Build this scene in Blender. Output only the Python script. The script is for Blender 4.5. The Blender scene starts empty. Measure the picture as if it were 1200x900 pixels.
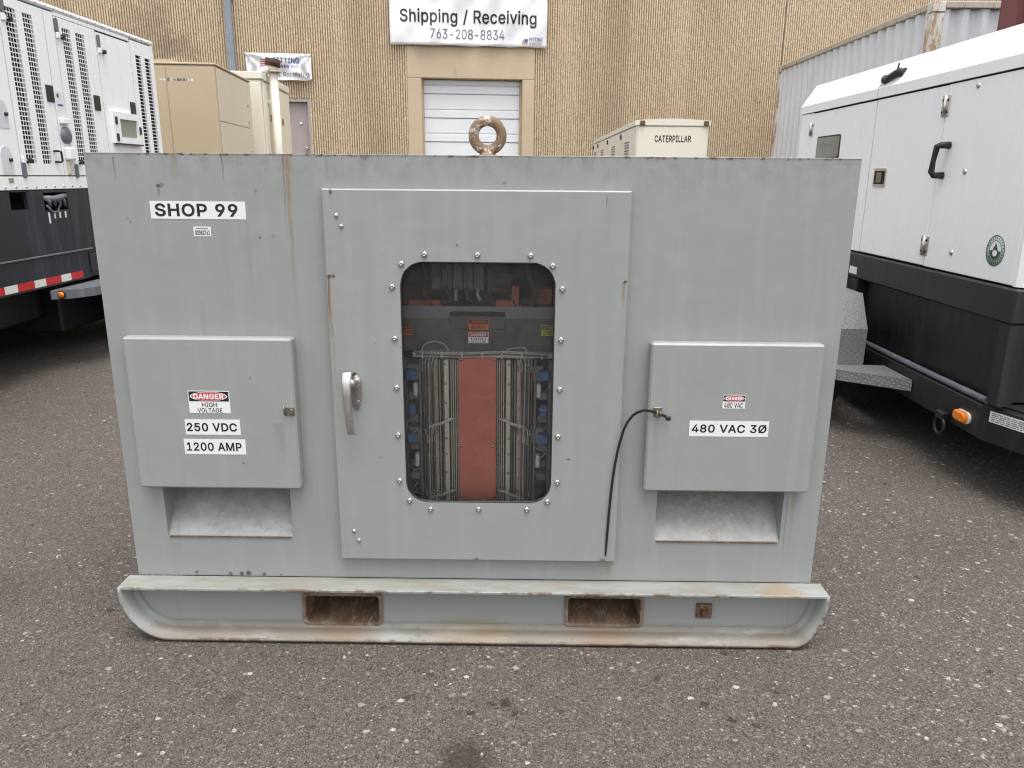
import bpy, bmesh, math, random
import numpy as np
from mathutils import Vector, Matrix
from mathutils.geometry import delaunay_2d_cdt

random.seed(7)
C = bpy.context.scene
COL = C.collection
R = math.radians

# ------------------------------------------------------------------ camera
cam_d = bpy.data.cameras.new("camera")
cam = bpy.data.objects.new("camera", cam_d)
COL.objects.link(cam)
cam_d.sensor_width = 36.0
cam_d.lens = 27.0
cam_d.clip_end = 1000
cam_d.clip_start = 0.05
_p, _r, _yaw = 0.26462, 0.00832, -0.00834
_F = Vector((math.sin(_yaw) * math.cos(_p), math.cos(_yaw) * math.cos(_p), -math.sin(_p)))
_R = Vector((math.cos(_yaw), -math.sin(_yaw), 0))
_D = _F.cross(_R)
_R2 = _R * math.cos(_r) - _D * math.sin(_r)
_D2 = _R * math.sin(_r) + _D * math.cos(_r)
_m = Matrix((_R2, -_D2, -_F)).transposed().to_4x4()
_m.translation = Vector((0, -2.46015, 1.6))
cam.matrix_world = _m
C.camera = cam

# ------------------------------------------------------------------ sky, sun, exposure
SUN_DIR = Vector((0.08, -0.22, 0.95)).normalized()
sun_el = math.asin(SUN_DIR.z)
sun_rot = math.atan2(SUN_DIR.x, SUN_DIR.y)
w = bpy.data.worlds.new("World")
C.world = w
w.use_nodes = True
wn = w.node_tree
bg = wn.nodes["Background"]
sky = wn.nodes.new("ShaderNodeTexSky")
sky.sky_type = 'NISHITA'
sky.sun_disc = False
sky.sun_elevation = sun_el
sky.sun_rotation = sun_rot
sky.air_density = 1.0
sky.dust_density = 4.0
hs = wn.nodes.new("ShaderNodeHueSaturation")          # overcast: the cloud takes the blue out of the sky
hs.inputs['Saturation'].default_value = 0.20
wn.links.new(sky.outputs[0], hs.inputs['Color'])
wn.links.new(hs.outputs[0], bg.inputs['Color'])
bg.inputs['Strength'].default_value = 0.15
sl = bpy.data.lights.new("sun", 'SUN')
sl.energy = 0.8
sl.angle = R(40)
sl.color = (1.0, 0.965, 0.92)
so = bpy.data.objects.new("sun", sl)
COL.objects.link(so)
so.location = (10, -8, 20)
so.rotation_euler = SUN_DIR.to_track_quat('Z', 'Y').to_euler()
C.view_settings.view_transform = 'Standard'
C.view_settings.look = 'None'
C.view_settings.exposure = 1.18
C.view_settings.gamma = 1.0
C.render.engine = 'CYCLES'
C.cycles.pixel_filter_type = 'BLACKMAN_HARRIS'
C.cycles.filter_width = 1.15
C.cycles.max_bounces = 8
C.cycles.transparent_max_bounces = 8

# ------------------------------------------------------------------ material helpers
class N:
    def __init__(s, name, rough=0.5, metal=0.0, spec=0.5, coord='Object'):
        s.m = bpy.data.materials.new(name)
        s.m.use_nodes = True
        s.t = s.m.node_tree
        s.b = s.t.nodes["Principled BSDF"]
        s.b.inputs['Roughness'].default_value = rough
        s.b.inputs['Metallic'].default_value = metal
        s.b.inputs['Specular IOR Level'].default_value = spec
        tc = s.t.nodes.new("ShaderNodeTexCoord")
        s.co = tc.outputs[coord]
        s._sep = None
    def L(s, a, b):
        if isinstance(a, bpy.types.NodeSocket):
            s.t.links.new(a, b)
        else:
            b.default_value = a
    def xyz(s):
        if s._sep is None:
            n = s.t.nodes.new("ShaderNodeSeparateXYZ")
            s.t.links.new(s.co, n.inputs[0])
            s._sep = n.outputs
        return s._sep
    def scaled(s, sc):
        n = s.t.nodes.new("ShaderNodeMapping")
        n.inputs['Scale'].default_value = sc
        s.t.links.new(s.co, n.inputs[0])
        return n.outputs[0]
    def noise(s, scale=5, detail=3, rough=.55, sc=None, dist=0):
        n = s.t.nodes.new("ShaderNodeTexNoise")
        n.inputs['Scale'].default_value = scale
        n.inputs['Detail'].default_value = detail
        n.inputs['Roughness'].default_value = rough
        n.inputs['Distortion'].default_value = dist
        s.t.links.new(s.scaled(sc) if sc else s.co, n.inputs['Vector'])
        return n.outputs['Fac']
    def voro(s, scale, feature='F1', sc=None, rnd=1.0):
        n = s.t.nodes.new("ShaderNodeTexVoronoi")
        n.feature = feature
        n.inputs['Scale'].default_value = scale
        n.inputs['Randomness'].default_value = rnd
        s.t.links.new(s.scaled(sc) if sc else s.co, n.inputs['Vector'])
        return n.outputs
    def math(s, op, a, b=0.0, clamp=False):
        n = s.t.nodes.new("ShaderNodeMath")
        n.operation = op
        n.use_clamp = clamp
        s.L(a, n.inputs[0]); s.L(b, n.inputs[1])
        return n.outputs[0]
    def smooth(s, v, a, b, lo=0.0, hi=1.0):
        n = s.t.nodes.new("ShaderNodeMapRange")
        n.interpolation_type = 'SMOOTHSTEP'
        s.L(v, n.inputs[0])
        n.inputs[1].default_value = a; n.inputs[2].default_value = b
        n.inputs[3].default_value = lo; n.inputs[4].default_value = hi
        return n.outputs[0]
    def mul(s, a, b): return s.math('MULTIPLY', a, b)
    def max(s, a, b): return s.math('MAXIMUM', a, b)
    def mix(s, f, a, b, mode='MIX'):
        n = s.t.nodes.new("ShaderNodeMix")
        n.data_type = 'RGBA'
        n.blend_type = mode
        s.L(f, n.inputs[0])
        for v, i in ((a, 6), (b, 7)):
            if not isinstance(v, bpy.types.NodeSocket) and len(v) == 3: v = (*v, 1)
            s.L(v, n.inputs[i])
        return n.outputs[2]
    def color(s, c):
        if not isinstance(c, bpy.types.NodeSocket) and len(c) == 3: c = (*c, 1)
        s.L(c, s.b.inputs['Base Color']); return s
    def rough(s, r): s.L(r, s.b.inputs['Roughness']); return s
    def bump(s, h, strength=.3, dist=.01):
        n = s.t.nodes.new("ShaderNodeBump")
        n.inputs['Strength'].default_value = strength
        n.inputs['Distance'].default_value = dist
        s.t.links.new(h, n.inputs['Height'])
        s.t.links.new(n.outputs[0], s.b.inputs['Normal']); return s

def simple(name, col, rough=.5, metal=0.0, var=.06, spec=.5, scale=30):
    n = N(name, rough, metal, spec)
    f = n.noise(scale, 3)
    d = tuple(c * (1 - var * 2) for c in col); l = tuple(min(1, c * (1 + var * 2)) for c in col)
    n.color(n.mix(f, d, l))
    n.rough(n.smooth(n.noise(scale * 2.3, 3), .2, .8, max(0.02, rough - .08), min(1, rough + .08)))
    return n.m

RUST = (.10, .045, .022)
OCHRE = (.22, .15, .065)
DARK = (.05, .045, .04)

def paint(name, drips=(), spots=(), top=None, base=(.268, .280, .272)):
    """weathered light grey enamel; drips = (x, z0, length, half width, strength, colour), spots = (x, z, radius, strength, colour)"""
    n = N(name, .42)
    x, y, z = n.xyz()
    big = n.noise(1.6, 4)
    streak = n.noise(9, 4, sc=(3.0, 3.0, .22))
    fine = n.noise(160, 2)
    c = n.mix(big, tuple(v * .93 for v in base), tuple(v * 1.07 for v in base))
    c = n.mix(n.smooth(streak, .48, .78, 0, .30), c, (.335, .34, .32))
    c = n.mix(n.smooth(streak, .42, .2, 0, .22), c, (.205, .215, .203))
    # faint scuffs and small chips
    sv = n.noise(14, 5, .7, sc=(1.0, 1.0, 2.6), dist=1.2)
    c = n.mix(n.smooth(sv, .66, .74, 0, .22), c, (.42, .42, .40))
    vo = n.voro(11)
    rnd = n.t.nodes.new("ShaderNodeSeparateColor"); n.t.links.new(vo['Color'], rnd.inputs[0])
    chip = n.mul(n.smooth(vo['Distance'], .085, .03), n.math('GREATER_THAN', rnd.outputs[0], .88))
    chip = n.mul(chip, n.smooth(n.noise(120, 2), .40, .52))
    c = n.mix(n.mul(chip, .75), c, (.07, .055, .045))
    if top is not None:                                     # grime collected under the top edge
        g = n.mul(n.smooth(z, top - .16, top), n.smooth(n.noise(22, 5, .7, sc=(1, 1, .7)), .42, .72, 0, .36))
        c = n.mix(g, c, (.13, .12, .095))
        e = n.mul(n.smooth(z, top - .012, top - .002), n.smooth(n.noise(30, 4, .7), .5, .62))
        c = n.mix(e, c, RUST)
    wob = n.noise(7, 3, sc=(1, 1, 1.0))
    grit = n.smooth(n.noise(60, 4, .7, sc=(1, 1, .35)), .25, .6, .35, 1)
    if drips or spots:
        xw = n.math('ADD', x, n.math('MULTIPLY', n.math('SUBTRACT', wob, .5), .02))
        for (x0, z0, ln, hw, st, col) in drips:
            dx = n.math('ABSOLUTE', n.math('SUBTRACT', xw, x0))
            m = n.mul(n.smooth(dx, hw, hw * .12), n.smooth(z, z0 - ln, z0 - ln * .12))
            m = n.mul(m, n.smooth(z, z0 + .006, z0))
            c = n.mix(n.mul(n.mul(m, grit), st), c, col)
        sp = n.math('MULTIPLY', n.math('SUBTRACT', n.noise(110, 4, .75), .5), .022)
        for (x0, z0, rr, st, col) in spots:
            dx = n.math('SUBTRACT', x, x0); dz = n.math('SUBTRACT', z, z0)
            d = n.math('SQRT', n.math('ADD', n.mul(dx, dx), n.mul(dz, dz)))
            d = n.math('ADD', d, sp)
            c = n.mix(n.smooth(d, rr * .72, rr * .35, 0, st), c, col)
    n.color(c)
    n.rough(n.smooth(streak, .2, .8, .34, .52))
    n.bump(n.math('ADD', n.mul(n.noise(5, 3), 3.0), n.mul(fine, .05)), .12, .01)
    return n.m

BODY_DRIPS = [(-1.259, 1.645, .085, .004, .7, DARK), (-1.072, 1.66, .13, .018, .45, OCHRE), (-.926, 1.66, .11, .004, .75, DARK),
              (-.722, 1.66, .62, .009, .7, OCHRE), (-.719, 1.66, .24, .024, .35, OCHRE), (-.717, 1.10, .45, .005, .22, OCHRE), (-.735, 1.66, .3, .005, .5, RUST),
              (-.128 - 1, 1.556, .04, .004, .8, RUST), (-.60, 1.66, .10, .006, .3, DARK), (.60, 1.66, .12, .012, .18, DARK),
              (.955, .56, .30, .010, .35, OCHRE), (.935, .54, .34, .004, .45, DARK), (.325, .30, .09, .02, .4, OCHRE),
              (-1.20, .37, .16, .03, .16, OCHRE), (-.86, 1.45, .5, .01, .12, DARK), (-1.03, 1.2, .35, .008, .12, DARK)]
BODY_SPOTS = [(-1.129, 1.561, .011, .95, RUST), (-1.117, 1.563, .014, .5, RUST), (-1.236, 1.46, .007, .42, DARK), (-1.230, 1.45, .008, .42, DARK),
              (-.826, 1.548, .007, .42, DARK), (-.822, 1.404, .009, .5, DARK), (-.78, 1.41, .007, .5, DARK),
              (-.98, .222, .015, .8, (.05, .026, .016)), (-.955, .224, .017, .8, (.05, .026, .016)), (-.90, .220, .013, .7, (.05, .026, .016)), (-.84, .219, .009, .6, (.05, .026, .016)), (-1.14, .226, .010, .7, (.05, .026, .016)),
              (-1.02, .220, .014, .7, (.05, .026, .016)), (.85, .44, .007, .5, DARK), (-.48, 1.659, .03, .5, RUST), (-.05, 1.578, .010, .4, DARK)]
DOOR_DRIPS = [(-.601, 1.283, .46, .008, .8, OCHRE), (-.604, 1.283, .2, .004, .7, RUST), (.334, 1.275, .10, .008, .9, OCHRE),
              (-.583, 1.556, .03, .004, .9, RUST), (.266, 1.54, .04, .003, .9, RUST), (-.583, 1.53, .06, .004, .3, OCHRE)]
DOOR_SPOTS = [(-.603, 1.288, .013, .95, RUST), (-.589, 1.289, .011, .9, RUST), (.334, 1.280, .010, .95, RUST), (-.583, 1.545, .008, .9, RUST),
              (-.195, 1.39, .006, .9, DARK), (.17, .68, .007, .9, DARK), (-.38, 1.06, .006, .5, DARK), (-.14, .303, .016, .7, RUST), (.30, .303, .02, .6, RUST)]
M = {}
M['paint_body'] = paint('grey_enamel_body', BODY_DRIPS, BODY_SPOTS, top=1.66)
M['paint_door'] = paint('grey_enamel_door', DOOR_DRIPS, DOOR_SPOTS, base=(.275, .286, .278))
M['paint_cover'] = paint('grey_enamel_cover', [(-.79, .80, .22, .03, .2, DARK), (.455, .80, .2, .012, .18, OCHRE)],
                         [(-.875, .955, .006, .8, DARK), (-.92, .66, .006, .6, DARK)], base=(.275, .287, .279))

def skid_paint():
    n = N('skid_enamel_dirty', .5)
    x, y, z = n.xyz()
    g = n.noise(6, 5, .65, sc=(.5, 1.5, 1.5))
    c = n.mix(n.noise(2, 3), (.245, .260, .252), (.29, .303, .293))
    low = n.mul(n.smooth(z, .065, .01), n.smooth(g, .28, .58))
    c = n.mix(n.mul(low, .82), c, (.145, .115, .08))
    topm = n.mul(n.smooth(z, .205, .2125), n.smooth(n.noise(11, 5, .7, sc=(.5, 2, 1)), .30, .70))
    c = n.mix(n.mul(topm, .75), c, (.20, .175, .13))
    hi = n.noise(60, 4, .75)
    # rust along the worn outer edges of both flanges
    edge = n.mul(n.smooth(y, -.083, -.089), n.smooth(n.noise(16, 5, .75, sc=(.6, 1, 1)), .48, .60))
    c = n.mix(n.mul(edge, .8), c, RUST)
    c = n.mix(n.mul(n.smooth(hi, .58, .68), n.mul(n.smooth(z, .08, .02), .6)), c, (.12, .07, .04))
    for (x0, r0, st, col, zz) in ((.93, .06, .5, (.28, .19, .10), .213), (-.62, .15, .6, (.17, .11, .06), .03), (.32, .17, .7, (.17, .105, .055), .03),
                              (-.15, .2, .4, OCHRE, .02), (-1.10, .05, .6, (.15, .12, .10), .02)):
        dx = n.math('SUBTRACT', x, x0); dz = n.math('MULTIPLY', n.math('SUBTRACT', z, zz), 3.2)
        d = n.math('SQRT', n.math('ADD', n.mul(dx, dx), n.mul(dz, dz)))
        d = n.math('ADD', d, n.math('MULTIPLY', n.math('SUBTRACT', g, .5), .25))
        c = n.mix(n.smooth(d, r0, r0 * .35, 0, st), c, col)
    n.color(c)
    n.bump(n.math('ADD', n.mul(hi, .25), n.noise(12, 3)), .25, .004)
    return n.m
M['skid'] = skid_paint()

def rusty(name, a=(.085, .042, .022), b=(.17, .105, .06), c3=(.30, .26, .21)):
    n = N(name, .85)
    g = n.noise(9, 6, .7, sc=(1, .35, 1))
    c = n.mix(n.smooth(g, .3, .7), a, b)
    c = n.mix(n.smooth(n.noise(30, 4, .7, sc=(2, .4, 1)), .52, .7, 0, .8), c, c3)
    c = n.mix(n.smooth(n.noise(70, 4, .7), .58, .68, 0, .7), c, (.035, .02, .012))
    n.color(c).bump(n.noise(90, 4), .5, .004)
    return n.m
M['rust'] = rusty('rusted_steel')
M['rust_pocket'] = rusty('rusted_pocket_floor', (.11, .06, .035), (.24, .165, .105), (.42, .37, .31))
M['rust_lip'] = rusty('rusted_pocket_lip', (.13, .08, .05), (.24, .19, .14), (.30, .29, .26))
M['rust_dark'] = rusty('rusted_steel_dark', (.06, .028, .014), (.13, .07, .035), (.20, .15, .11))

def eye_mat():
    n = N('chipped_cream_paint_over_rust', .6)
    m = n.smooth(n.noise(20, 6, .75), .40, .48)
    x, y, z = n.xyz()
    c = n.mix(n.noise(40, 3), (.40, .35, .28), (.52, .46, .38))
    r = n.mix(n.noise(50, 4), (.085, .045, .024), (.25, .155, .09))
    n.color(n.mix(m, c, r)).bump(n.math('ADD', n.mul(m, -.6), n.mul(n.noise(80, 3), .3)), .6, .004)
    return n.m
M['eye'] = eye_mat()

def galv(name, stain):
    n = N(name, .5, .1)
    v = n.voro(45)
    s = n.t.nodes.new("ShaderNodeSeparateColor"); n.t.links.new(v['Color'], s.inputs[0])
    c = n.mix(s.outputs[0], (.235, .24, .235), (.285, .29, .28))
    c = n.mix(n.smooth(n.noise(9, 5, .7), .40, .66, 0, .45), c, (.36, .36, .345))
    c = n.mix(n.smooth(n.noise(24, 5, .7), .52, .66, 0, .5), c, (.17, .17, .158))
    if stain:
        x, y, z = n.xyz()
        dx = n.math('SUBTRACT', x, .70); dz = n.math('SUBTRACT', z, .50)
        d = n.math('SQRT', n.math('ADD', n.mul(dx, dx), n.mul(n.mul(dz, dz), 2.0)))
        near = n.smooth(d, .26, .03)
        g = n.mul(near, n.smooth(n.noise(55, 5, .75), .44, .56))
        c = n.mix(n.mul(g, .6), c, (.22, .155, .095))
    n.color(c)
    return n.m
M['galv'] = galv('galvanised_sheet', False)
M['galv_stain'] = galv('galvanised_sheet_rust_stained', True)

M['chrome'] = simple('chrome', (.55, .54, .52), .24, 1.0, .05)
M['steel'] = simple('bright_steel', (.55, .55, .55), .28, 1.0, .06)
M['worn_nickel'] = simple('worn_nickel', (.62, .59, .56), .33, 1.0, .05)
M['brass'] = simple('dull_latch_steel', (.23, .20, .15), .45, .7, .15)
M['rubber'] = simple('black_rubber', (.018, .018, .018), .55, 0, .1)
M['plastic_black'] = simple('black_plastic', (.015, .015, .016), .38, 0, .1)
M['sign_white'] = simple('white_vinyl', (.72, .72, .71), .35, 0, .04, scale=16)
M['ink'] = simple('black_print', (.012, .012, .013), .4, 0, .05)
M['sign_red'] = simple('red_print', (.50, .06, .07), .4, 0, .05)
M['sign_white2'] = simple('white_print', (.78, .78, .78), .4, 0, .02)
M['sign_orange'] = simple('orange_sticker', (.62, .14, .04), .5, 0, .05)
M['sign_yellow'] = simple('yellow_sticker', (.55, .47, .05), .5, 0, .05)
M['blue_ink'] = simple('blue_print', (.05, .09, .28), .5, 0, .05)
M['red_ink'] = simple('faded_red_print', (.45, .12, .12), .5, 0, .05)
M['grey_ink'] = simple('grey_print', (.14, .14, .15), .5, 0, .05)

def white_paint(name, base=(.88, .885, .89), dirt=.08):
    n = N(name, .3)
    s = n.noise(6, 4, .6, sc=(2.0, 2.0, .10))
    c = n.mix(n.noise(1.3, 3), tuple(v * .96 for v in base), base)
    c = n.mix(n.smooth(s, .52, .8, 0, dirt), c, (.58, .56, .52))
    vo = n.voro(9)
    rnd = n.t.nodes.new("ShaderNodeSeparateColor"); n.t.links.new(vo['Color'], rnd.inputs[0])
    chip = n.mul(n.smooth(vo['Distance'], .06, .02), n.math('GREATER_THAN', rnd.outputs[0], .9))
    c = n.mix(n.mul(chip, .6), c, (.3, .26, .22))
    n.color(c).rough(n.smooth(s, .2, .8, .22, .42))
    n.bump(n.noise(3, 3), .08, .01)
    return n.m
M['white_paint'] = white_paint('white_canopy_paint')
M['white_paint2'] = white_paint('white_canopy_paint_clean', (.88, .89, .90), .02)

def black_paint(name, base, dust, amt):
    n = N(name, .42)
    s = n.noise(7, 5, .65, sc=(2.0, 2.0, .15))
    c = n.mix(n.noise(3, 4), tuple(v * .8 for v in base), tuple(v * 1.3 for v in base))
    c = n.mix(n.smooth(s, .48, .75, 0, amt), c, dust)
    c = n.mix(n.smooth(n.noise(40, 5, .75), .64, .72, 0, .35), c, dust)
    n.color(c).rough(n.smooth(s, .2, .8, .32, .6))
    return n.m
M['black_base'] = black_paint('blue_black_base_paint', (.015, .018, .028), (.075, .088, .115), .42)
M['black_frame'] = black_paint('black_chassis_paint', (.011, .012, .014), (.040, .041, .044), .28)
M['black_matt'] = black_paint('black_tank_paint', (.009, .009, .010), (.028, .027, .026), .25)
M['grey_step'] = black_paint('dusty_grey_step_paint', (.12, .13, .15), (.25, .25, .26), .6)
M['seam_dark'] = simple('dark_gap_shade', (.03, .03, .032), .8)  # near-black backing, puts the shade into the canopy and roof gaps
M['dark_void'] = simple('dark_interior', (.012, .012, .012), .8)
M['tape_red'] = simple('red_reflective_tape', (.50, .022, .026), .35, 0, .08)
M['tape_white'] = simple('white_reflective_tape', (.68, .69, .64), .35, 0, .05)
M['amber'] = simple('amber_lens', (.80, .22, .015), .2, 0, .12, scale=80)
M['tyre'] = simple('tyre_rubber', (.02, .02, .02), .8, 0, .15)
M['rim'] = simple('painted_wheel_rim', (.25, .25, .26), .5, .2, .1)
M['display'] = simple('grey_green_display_glass', (.26, .275, .22), .12, 0, .08, scale=4)
M['window_film'] = simple('olive_tinted_window', (.15, .15, .115), .08, 0, .1, scale=5)
M['green_ink'] = simple('dark_green_print', (.012, .085, .045), .4, 0, .1)
M['pale_green'] = simple('pale_green_print', (.45, .50, .46), .4, 0, .05)

def diamond():
    n = N('diamond_tread_plate', .42, .2)
    x, y, z = n.xyz()
    u = n.math('MULTIPLY', x, 140.0)
    v = n.math('MULTIPLY', n.math('ADD', y, z), 140.0)
    a = n.math('ADD', u, v); b = n.math('SUBTRACT', u, v)
    sa = n.math('SINE', a); sb = n.math('SINE', b)
    r1 = n.mul(n.smooth(n.math('ABSOLUTE', sa), .35, .05), n.smooth(sb, .0, .35))
    r2 = n.mul(n.smooth(n.math('ABSOLUTE', sb), .35, .05), n.smooth(sa, .0, .35))
    h = n.max(r1, r2)
    c = n.mix(h, (.20, .205, .21), (.52, .53, .54))
    c = n.mix(n.smooth(n.noise(12, 5, .7), .45, .7, 0, .5), c, (.30, .28, .25))
    n.color(c).bump(h, .9, .004)
    return n.m
M['diamond'] = diamond()

def tan_paint(name, base, dirt):
    n = N(name, .45)
    s = n.noise(4, 4, .6, sc=(1.5, 1.5, .2))
    c = n.mix(n.noise(1.2, 3), tuple(v * .95 for v in base), tuple(v * 1.04 for v in base))
    c = n.mix(n.smooth(s, .5, .8, 0, .3), c, dirt)
    n.color(c)
    return n.m
M['tan'] = tan_paint('tan_enclosure_paint', (.47, .375, .25), (.40, .31, .20))
M['cream'] = tan_paint('tan_lit_side_and_clip_paint', (.60, .545, .43), (.52, .46, .35))  # lit copy of the tan for its brighter right side, also the clip colour
M['cream2'] = tan_paint('pale_cream_paint', (.73, .69, .58), (.64, .59, .49))

def container(name, base, rustc, amt):
    n = N(name, .55)
    s = n.noise(5, 5, .7, sc=(1.2, 1.2, .3))
    c = n.mix(n.noise(1.5, 4), tuple(v * .9 for v in base), tuple(min(1, v * 1.08) for v in base))
    c = n.mix(n.smooth(s, .5, .75, 0, .5), c, tuple(v * .72 for v in base))
    c = n.mix(n.smooth(n.noise(7, 6, .75, sc=(1, 1, .4)), 1 - amt, 1 - amt + .07, 0, .85), c, rustc)
    n.color(c).bump(n.noise(4, 3), .15, .02)
    return n.m
M['cont_grey'] = container('weathered_pale_grey_container', (.62, .635, .66), (.24, .15, .09), .36)
M['cont_post'] = container('rust_streaked_white_post', (.62, .60, .56), (.36, .20, .08), .52)
M['cont_red'] = container('dark_red_container', (.11, .030, .028), (.05, .02, .015), .40)
M['cont_rail'] = container('dirty_top_rail', (.42, .38, .31), (.25, .17, .10), .45)

def concrete_rib():
    n = N('broken_ribbed_concrete', .9)
    x, y, z = n.xyz()
    f = n.noise(26, 5, .75)
    g = n.noise(70, 3, .7)
    c = n.mix(n.smooth(f, .33, .62), (.41, .31, .195), (.76, .615, .43))
    c = n.mix(n.smooth(g, .56, .68, 0, .5), c, (.22, .15, .09))
    c = n.mix(n.smooth(g, .44, .32, 0, .6), c, (.76, .64, .47))
    # groove shade painted in: recessed pebble matrix darkened behind the broken rib tops
    c = n.mix(n.smooth(y, .009, .024, 0, .65), c, (.17, .12, .075))
    band = n.noise(.8, 3, sc=(1, .01, .08))
    c = n.mix(n.smooth(band, .52, .7, 0, .35), c, (.27, .20, .125))
    sd = n.noise(1.6, 5, .7, dist=1.0)
    for (u0, z0, r0) in ((-7.5, 4.3, .8), (-8.2, 4.1, .4), (-7.0, 4.0, .55)):
        du = n.math('SUBTRACT', x, u0); dz = n.math('SUBTRACT', z, z0)
        dd = n.math('ADD', n.math('SQRT', n.math('ADD', n.mul(du, du), n.mul(dz, dz))), n.math('MULTIPLY', n.math('SUBTRACT', sd, .5), 2.2))
        c = n.mix(n.smooth(dd, r0, r0 * .2, 0, .35), c, (.19, .14, .11))
    st = n.noise(1.1, 5, .65, sc=(1, .2, 1))
    c = n.mix(n.smooth(st, .62, .75, 0, .25), c, (.16, .11, .08))
    n.color(c).bump(n.math('ADD', f, n.mul(g, .6)), .7, .02)
    return n.m
M['rib'] = concrete_rib()
def smooth_concrete():
    n = N('smooth_tan_concrete', .85)
    c = n.mix(n.noise(2.5, 5, .65), (.44, .35, .24), (.55, .445, .315))
    c = n.mix(n.smooth(n.noise(5, 5, .7, sc=(1.5, 1, .4)), .58, .72, 0, .5), c, (.36, .26, .17))
    n.color(c).bump(n.noise(60, 3), .15, .004)
    return n.m
M['concrete'] = smooth_concrete()
M['door_white'] = simple('white_dock_door', (.72, .74, .76), .4, 0, .03, scale=3)
M['pdoor'] = simple('mauve_grey_door_paint', (.36, .31, .31), .5, 0, .04, scale=4)
M['downspout'] = simple('blue_grey_downspout', (.22, .25, .28), .5, .1, .12, scale=6)
M['banner'] = simple('white_banner_vinyl', (.82, .83, .85), .4, 0, .03, scale=3)
M['gold'] = simple('gold_print', (.45, .30, .10), .5, 0, .05)
M['roof_membrane'] = simple('grey_roof_membrane', (.25, .25, .25), .9, 0, .1)

def asphalt():
    n = N('worn_asphalt', .88, spec=.3)
    x, y, z = n.xyz()
    big = n.noise(.9, 4, .6)
    mid = n.noise(7, 4, .65)
    fine = n.noise(260, 3, .8)
    fin2 = n.noise(60, 3, .7)
    def cells(scale):
        v = n.voro(scale)
        q = n.t.nodes.new("ShaderNodeSeparateColor"); n.t.links.new(v['Color'], q.inputs[0])
        return v['Distance'], q.outputs
    d1, q1 = cells(150); d2, q2 = cells(320)
    c = n.mix(big, (.090, .076, .064), (.118, .100, .085))
    c = n.mix(n.smooth(mid, .40, .70, 0, .35), c, (.118, .102, .09))
    # grains of aggregate in the binder: most dull, some pale, some dark
    c = n.mix(n.smooth(q2[0], .62, .95, 0, .75), c, (.20, .175, .155))
    c = n.mix(n.smooth(q2[1], .55, .95, 0, .8), c, (.022, .019, .017))
    gm = n.smooth(d1, .50, .34)
    c = n.mix(n.mul(gm, n.smooth(q1[0], .70, .98, 0, .85)), c, (.25, .22, .19))
    c = n.mix(n.mul(gm, n.smooth(q1[1], .78, .98, 0, .8)), c, (.028, .024, .022))
    d0, q0 = cells(78)
    g0 = n.smooth(n.math('ADD', d0, n.math('MULTIPLY', n.math('SUBTRACT', fine, .5), .5)), .50, .36)
    c = n.mix(n.mul(g0, n.smooth(q0[0], .78, .98, 0, .7)), c, (.22, .195, .17))
    c = n.mix(n.mul(g0, n.smooth(q0[1], .74, .98, 0, .75)), c, (.032, .027, .024))
    c = n.mix(n.smooth(fine, .48, .36, 0, .7), c, (.018, .016, .014))
    c = n.mix(n.smooth(fin2, .44, .28, 0, .5), c, (.032, .027, .024))
    more = n.math('ADD', n.smooth(x, .6, 1.6, -.035, .055), n.math('MULTIPLY', n.math('SUBTRACT', big, .5), .16))
    stones = None
    for sc, frac, r0, st in ((25, .90, .31, .9), (43, .88, .34, .85), (90, .84, .40, .7)):
        v = n.voro(sc, sc=(1, 1.25, 1))
        s = n.t.nodes.new("ShaderNodeSeparateColor"); n.t.links.new(v['Color'], s.inputs[0])
        d = n.math('ADD', v['Distance'], n.math('MULTIPLY', n.math('SUBTRACT', n.noise(sc * 2.2, 3, .7), .5), .8))
        m = n.mul(n.smooth(d, r0, r0 * .7), n.smooth(n.math('ADD', s.outputs[0], more), frac, frac + .05))
        col = n.mix(s.outputs[1], (.20, .175, .145), (.52, .47, .41))
        c = n.mix(n.mul(m, n.math('MULTIPLY', n.math('ADD', s.outputs[2], .35, True), st)), c, col)
        stones = m if stones is None else n.max(stones, m)
    v = n.voro(15)
    s = n.t.nodes.new("ShaderNodeSeparateColor"); n.t.links.new(v['Color'], s.inputs[0])
    d = n.math('ADD', v['Distance'], n.math('MULTIPLY', n.math('SUBTRACT', n.noise(60, 4, .7), .5), .6))
    pit = n.mul(n.smooth(d, .22, .10), n.math('GREATER_THAN', s.outputs[0], .92))
    c = n.mix(n.mul(pit, .7), c, (.022, .019, .018))
    wob = n.math('MULTIPLY', n.math('SUBTRACT', n.noise(45, 5, .7), .5), .10)
    for (x0, y0, r0, st) in ((-.028, -.396, .032, .8), (-.14, -.636, .11, .62), (-.896, -.394, .045, .35), (-.279, -.261, .02, .7), (.83, -.30, .05, .3),
                             (-.34, -.37, .016, .6), (.14, -.42, .018, .5), (-1.6, .9, .22, .35), (-2.1, .2, .3, .22), (1.9, .7, .25, .14)):
        dx = n.math('SUBTRACT', x, x0); dy = n.math('SUBTRACT', y, y0)
        dd = n.math('ADD', n.math('SQRT', n.math('ADD', n.mul(dx, dx), n.mul(dy, dy))), wob)
        c = n.mix(n.smooth(dd, r0, r0 * .3, 0, st), c, (.020, .017, .015))
    n.color(c)
    n.rough(n.smooth(mid, .2, .8, .78, .95))
    hgt = n.math('ADD', n.math('ADD', n.mul(fine, .6), n.math('ADD', n.mul(fin2, .6), n.mul(n.mul(gm, q1[2]), .8))), n.math('SUBTRACT', n.mul(stones, .5), n.mul(pit, 1.2)))
    n.bump(hgt, .8, .005)
    return n.m
M['asphalt'] = asphalt()

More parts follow.
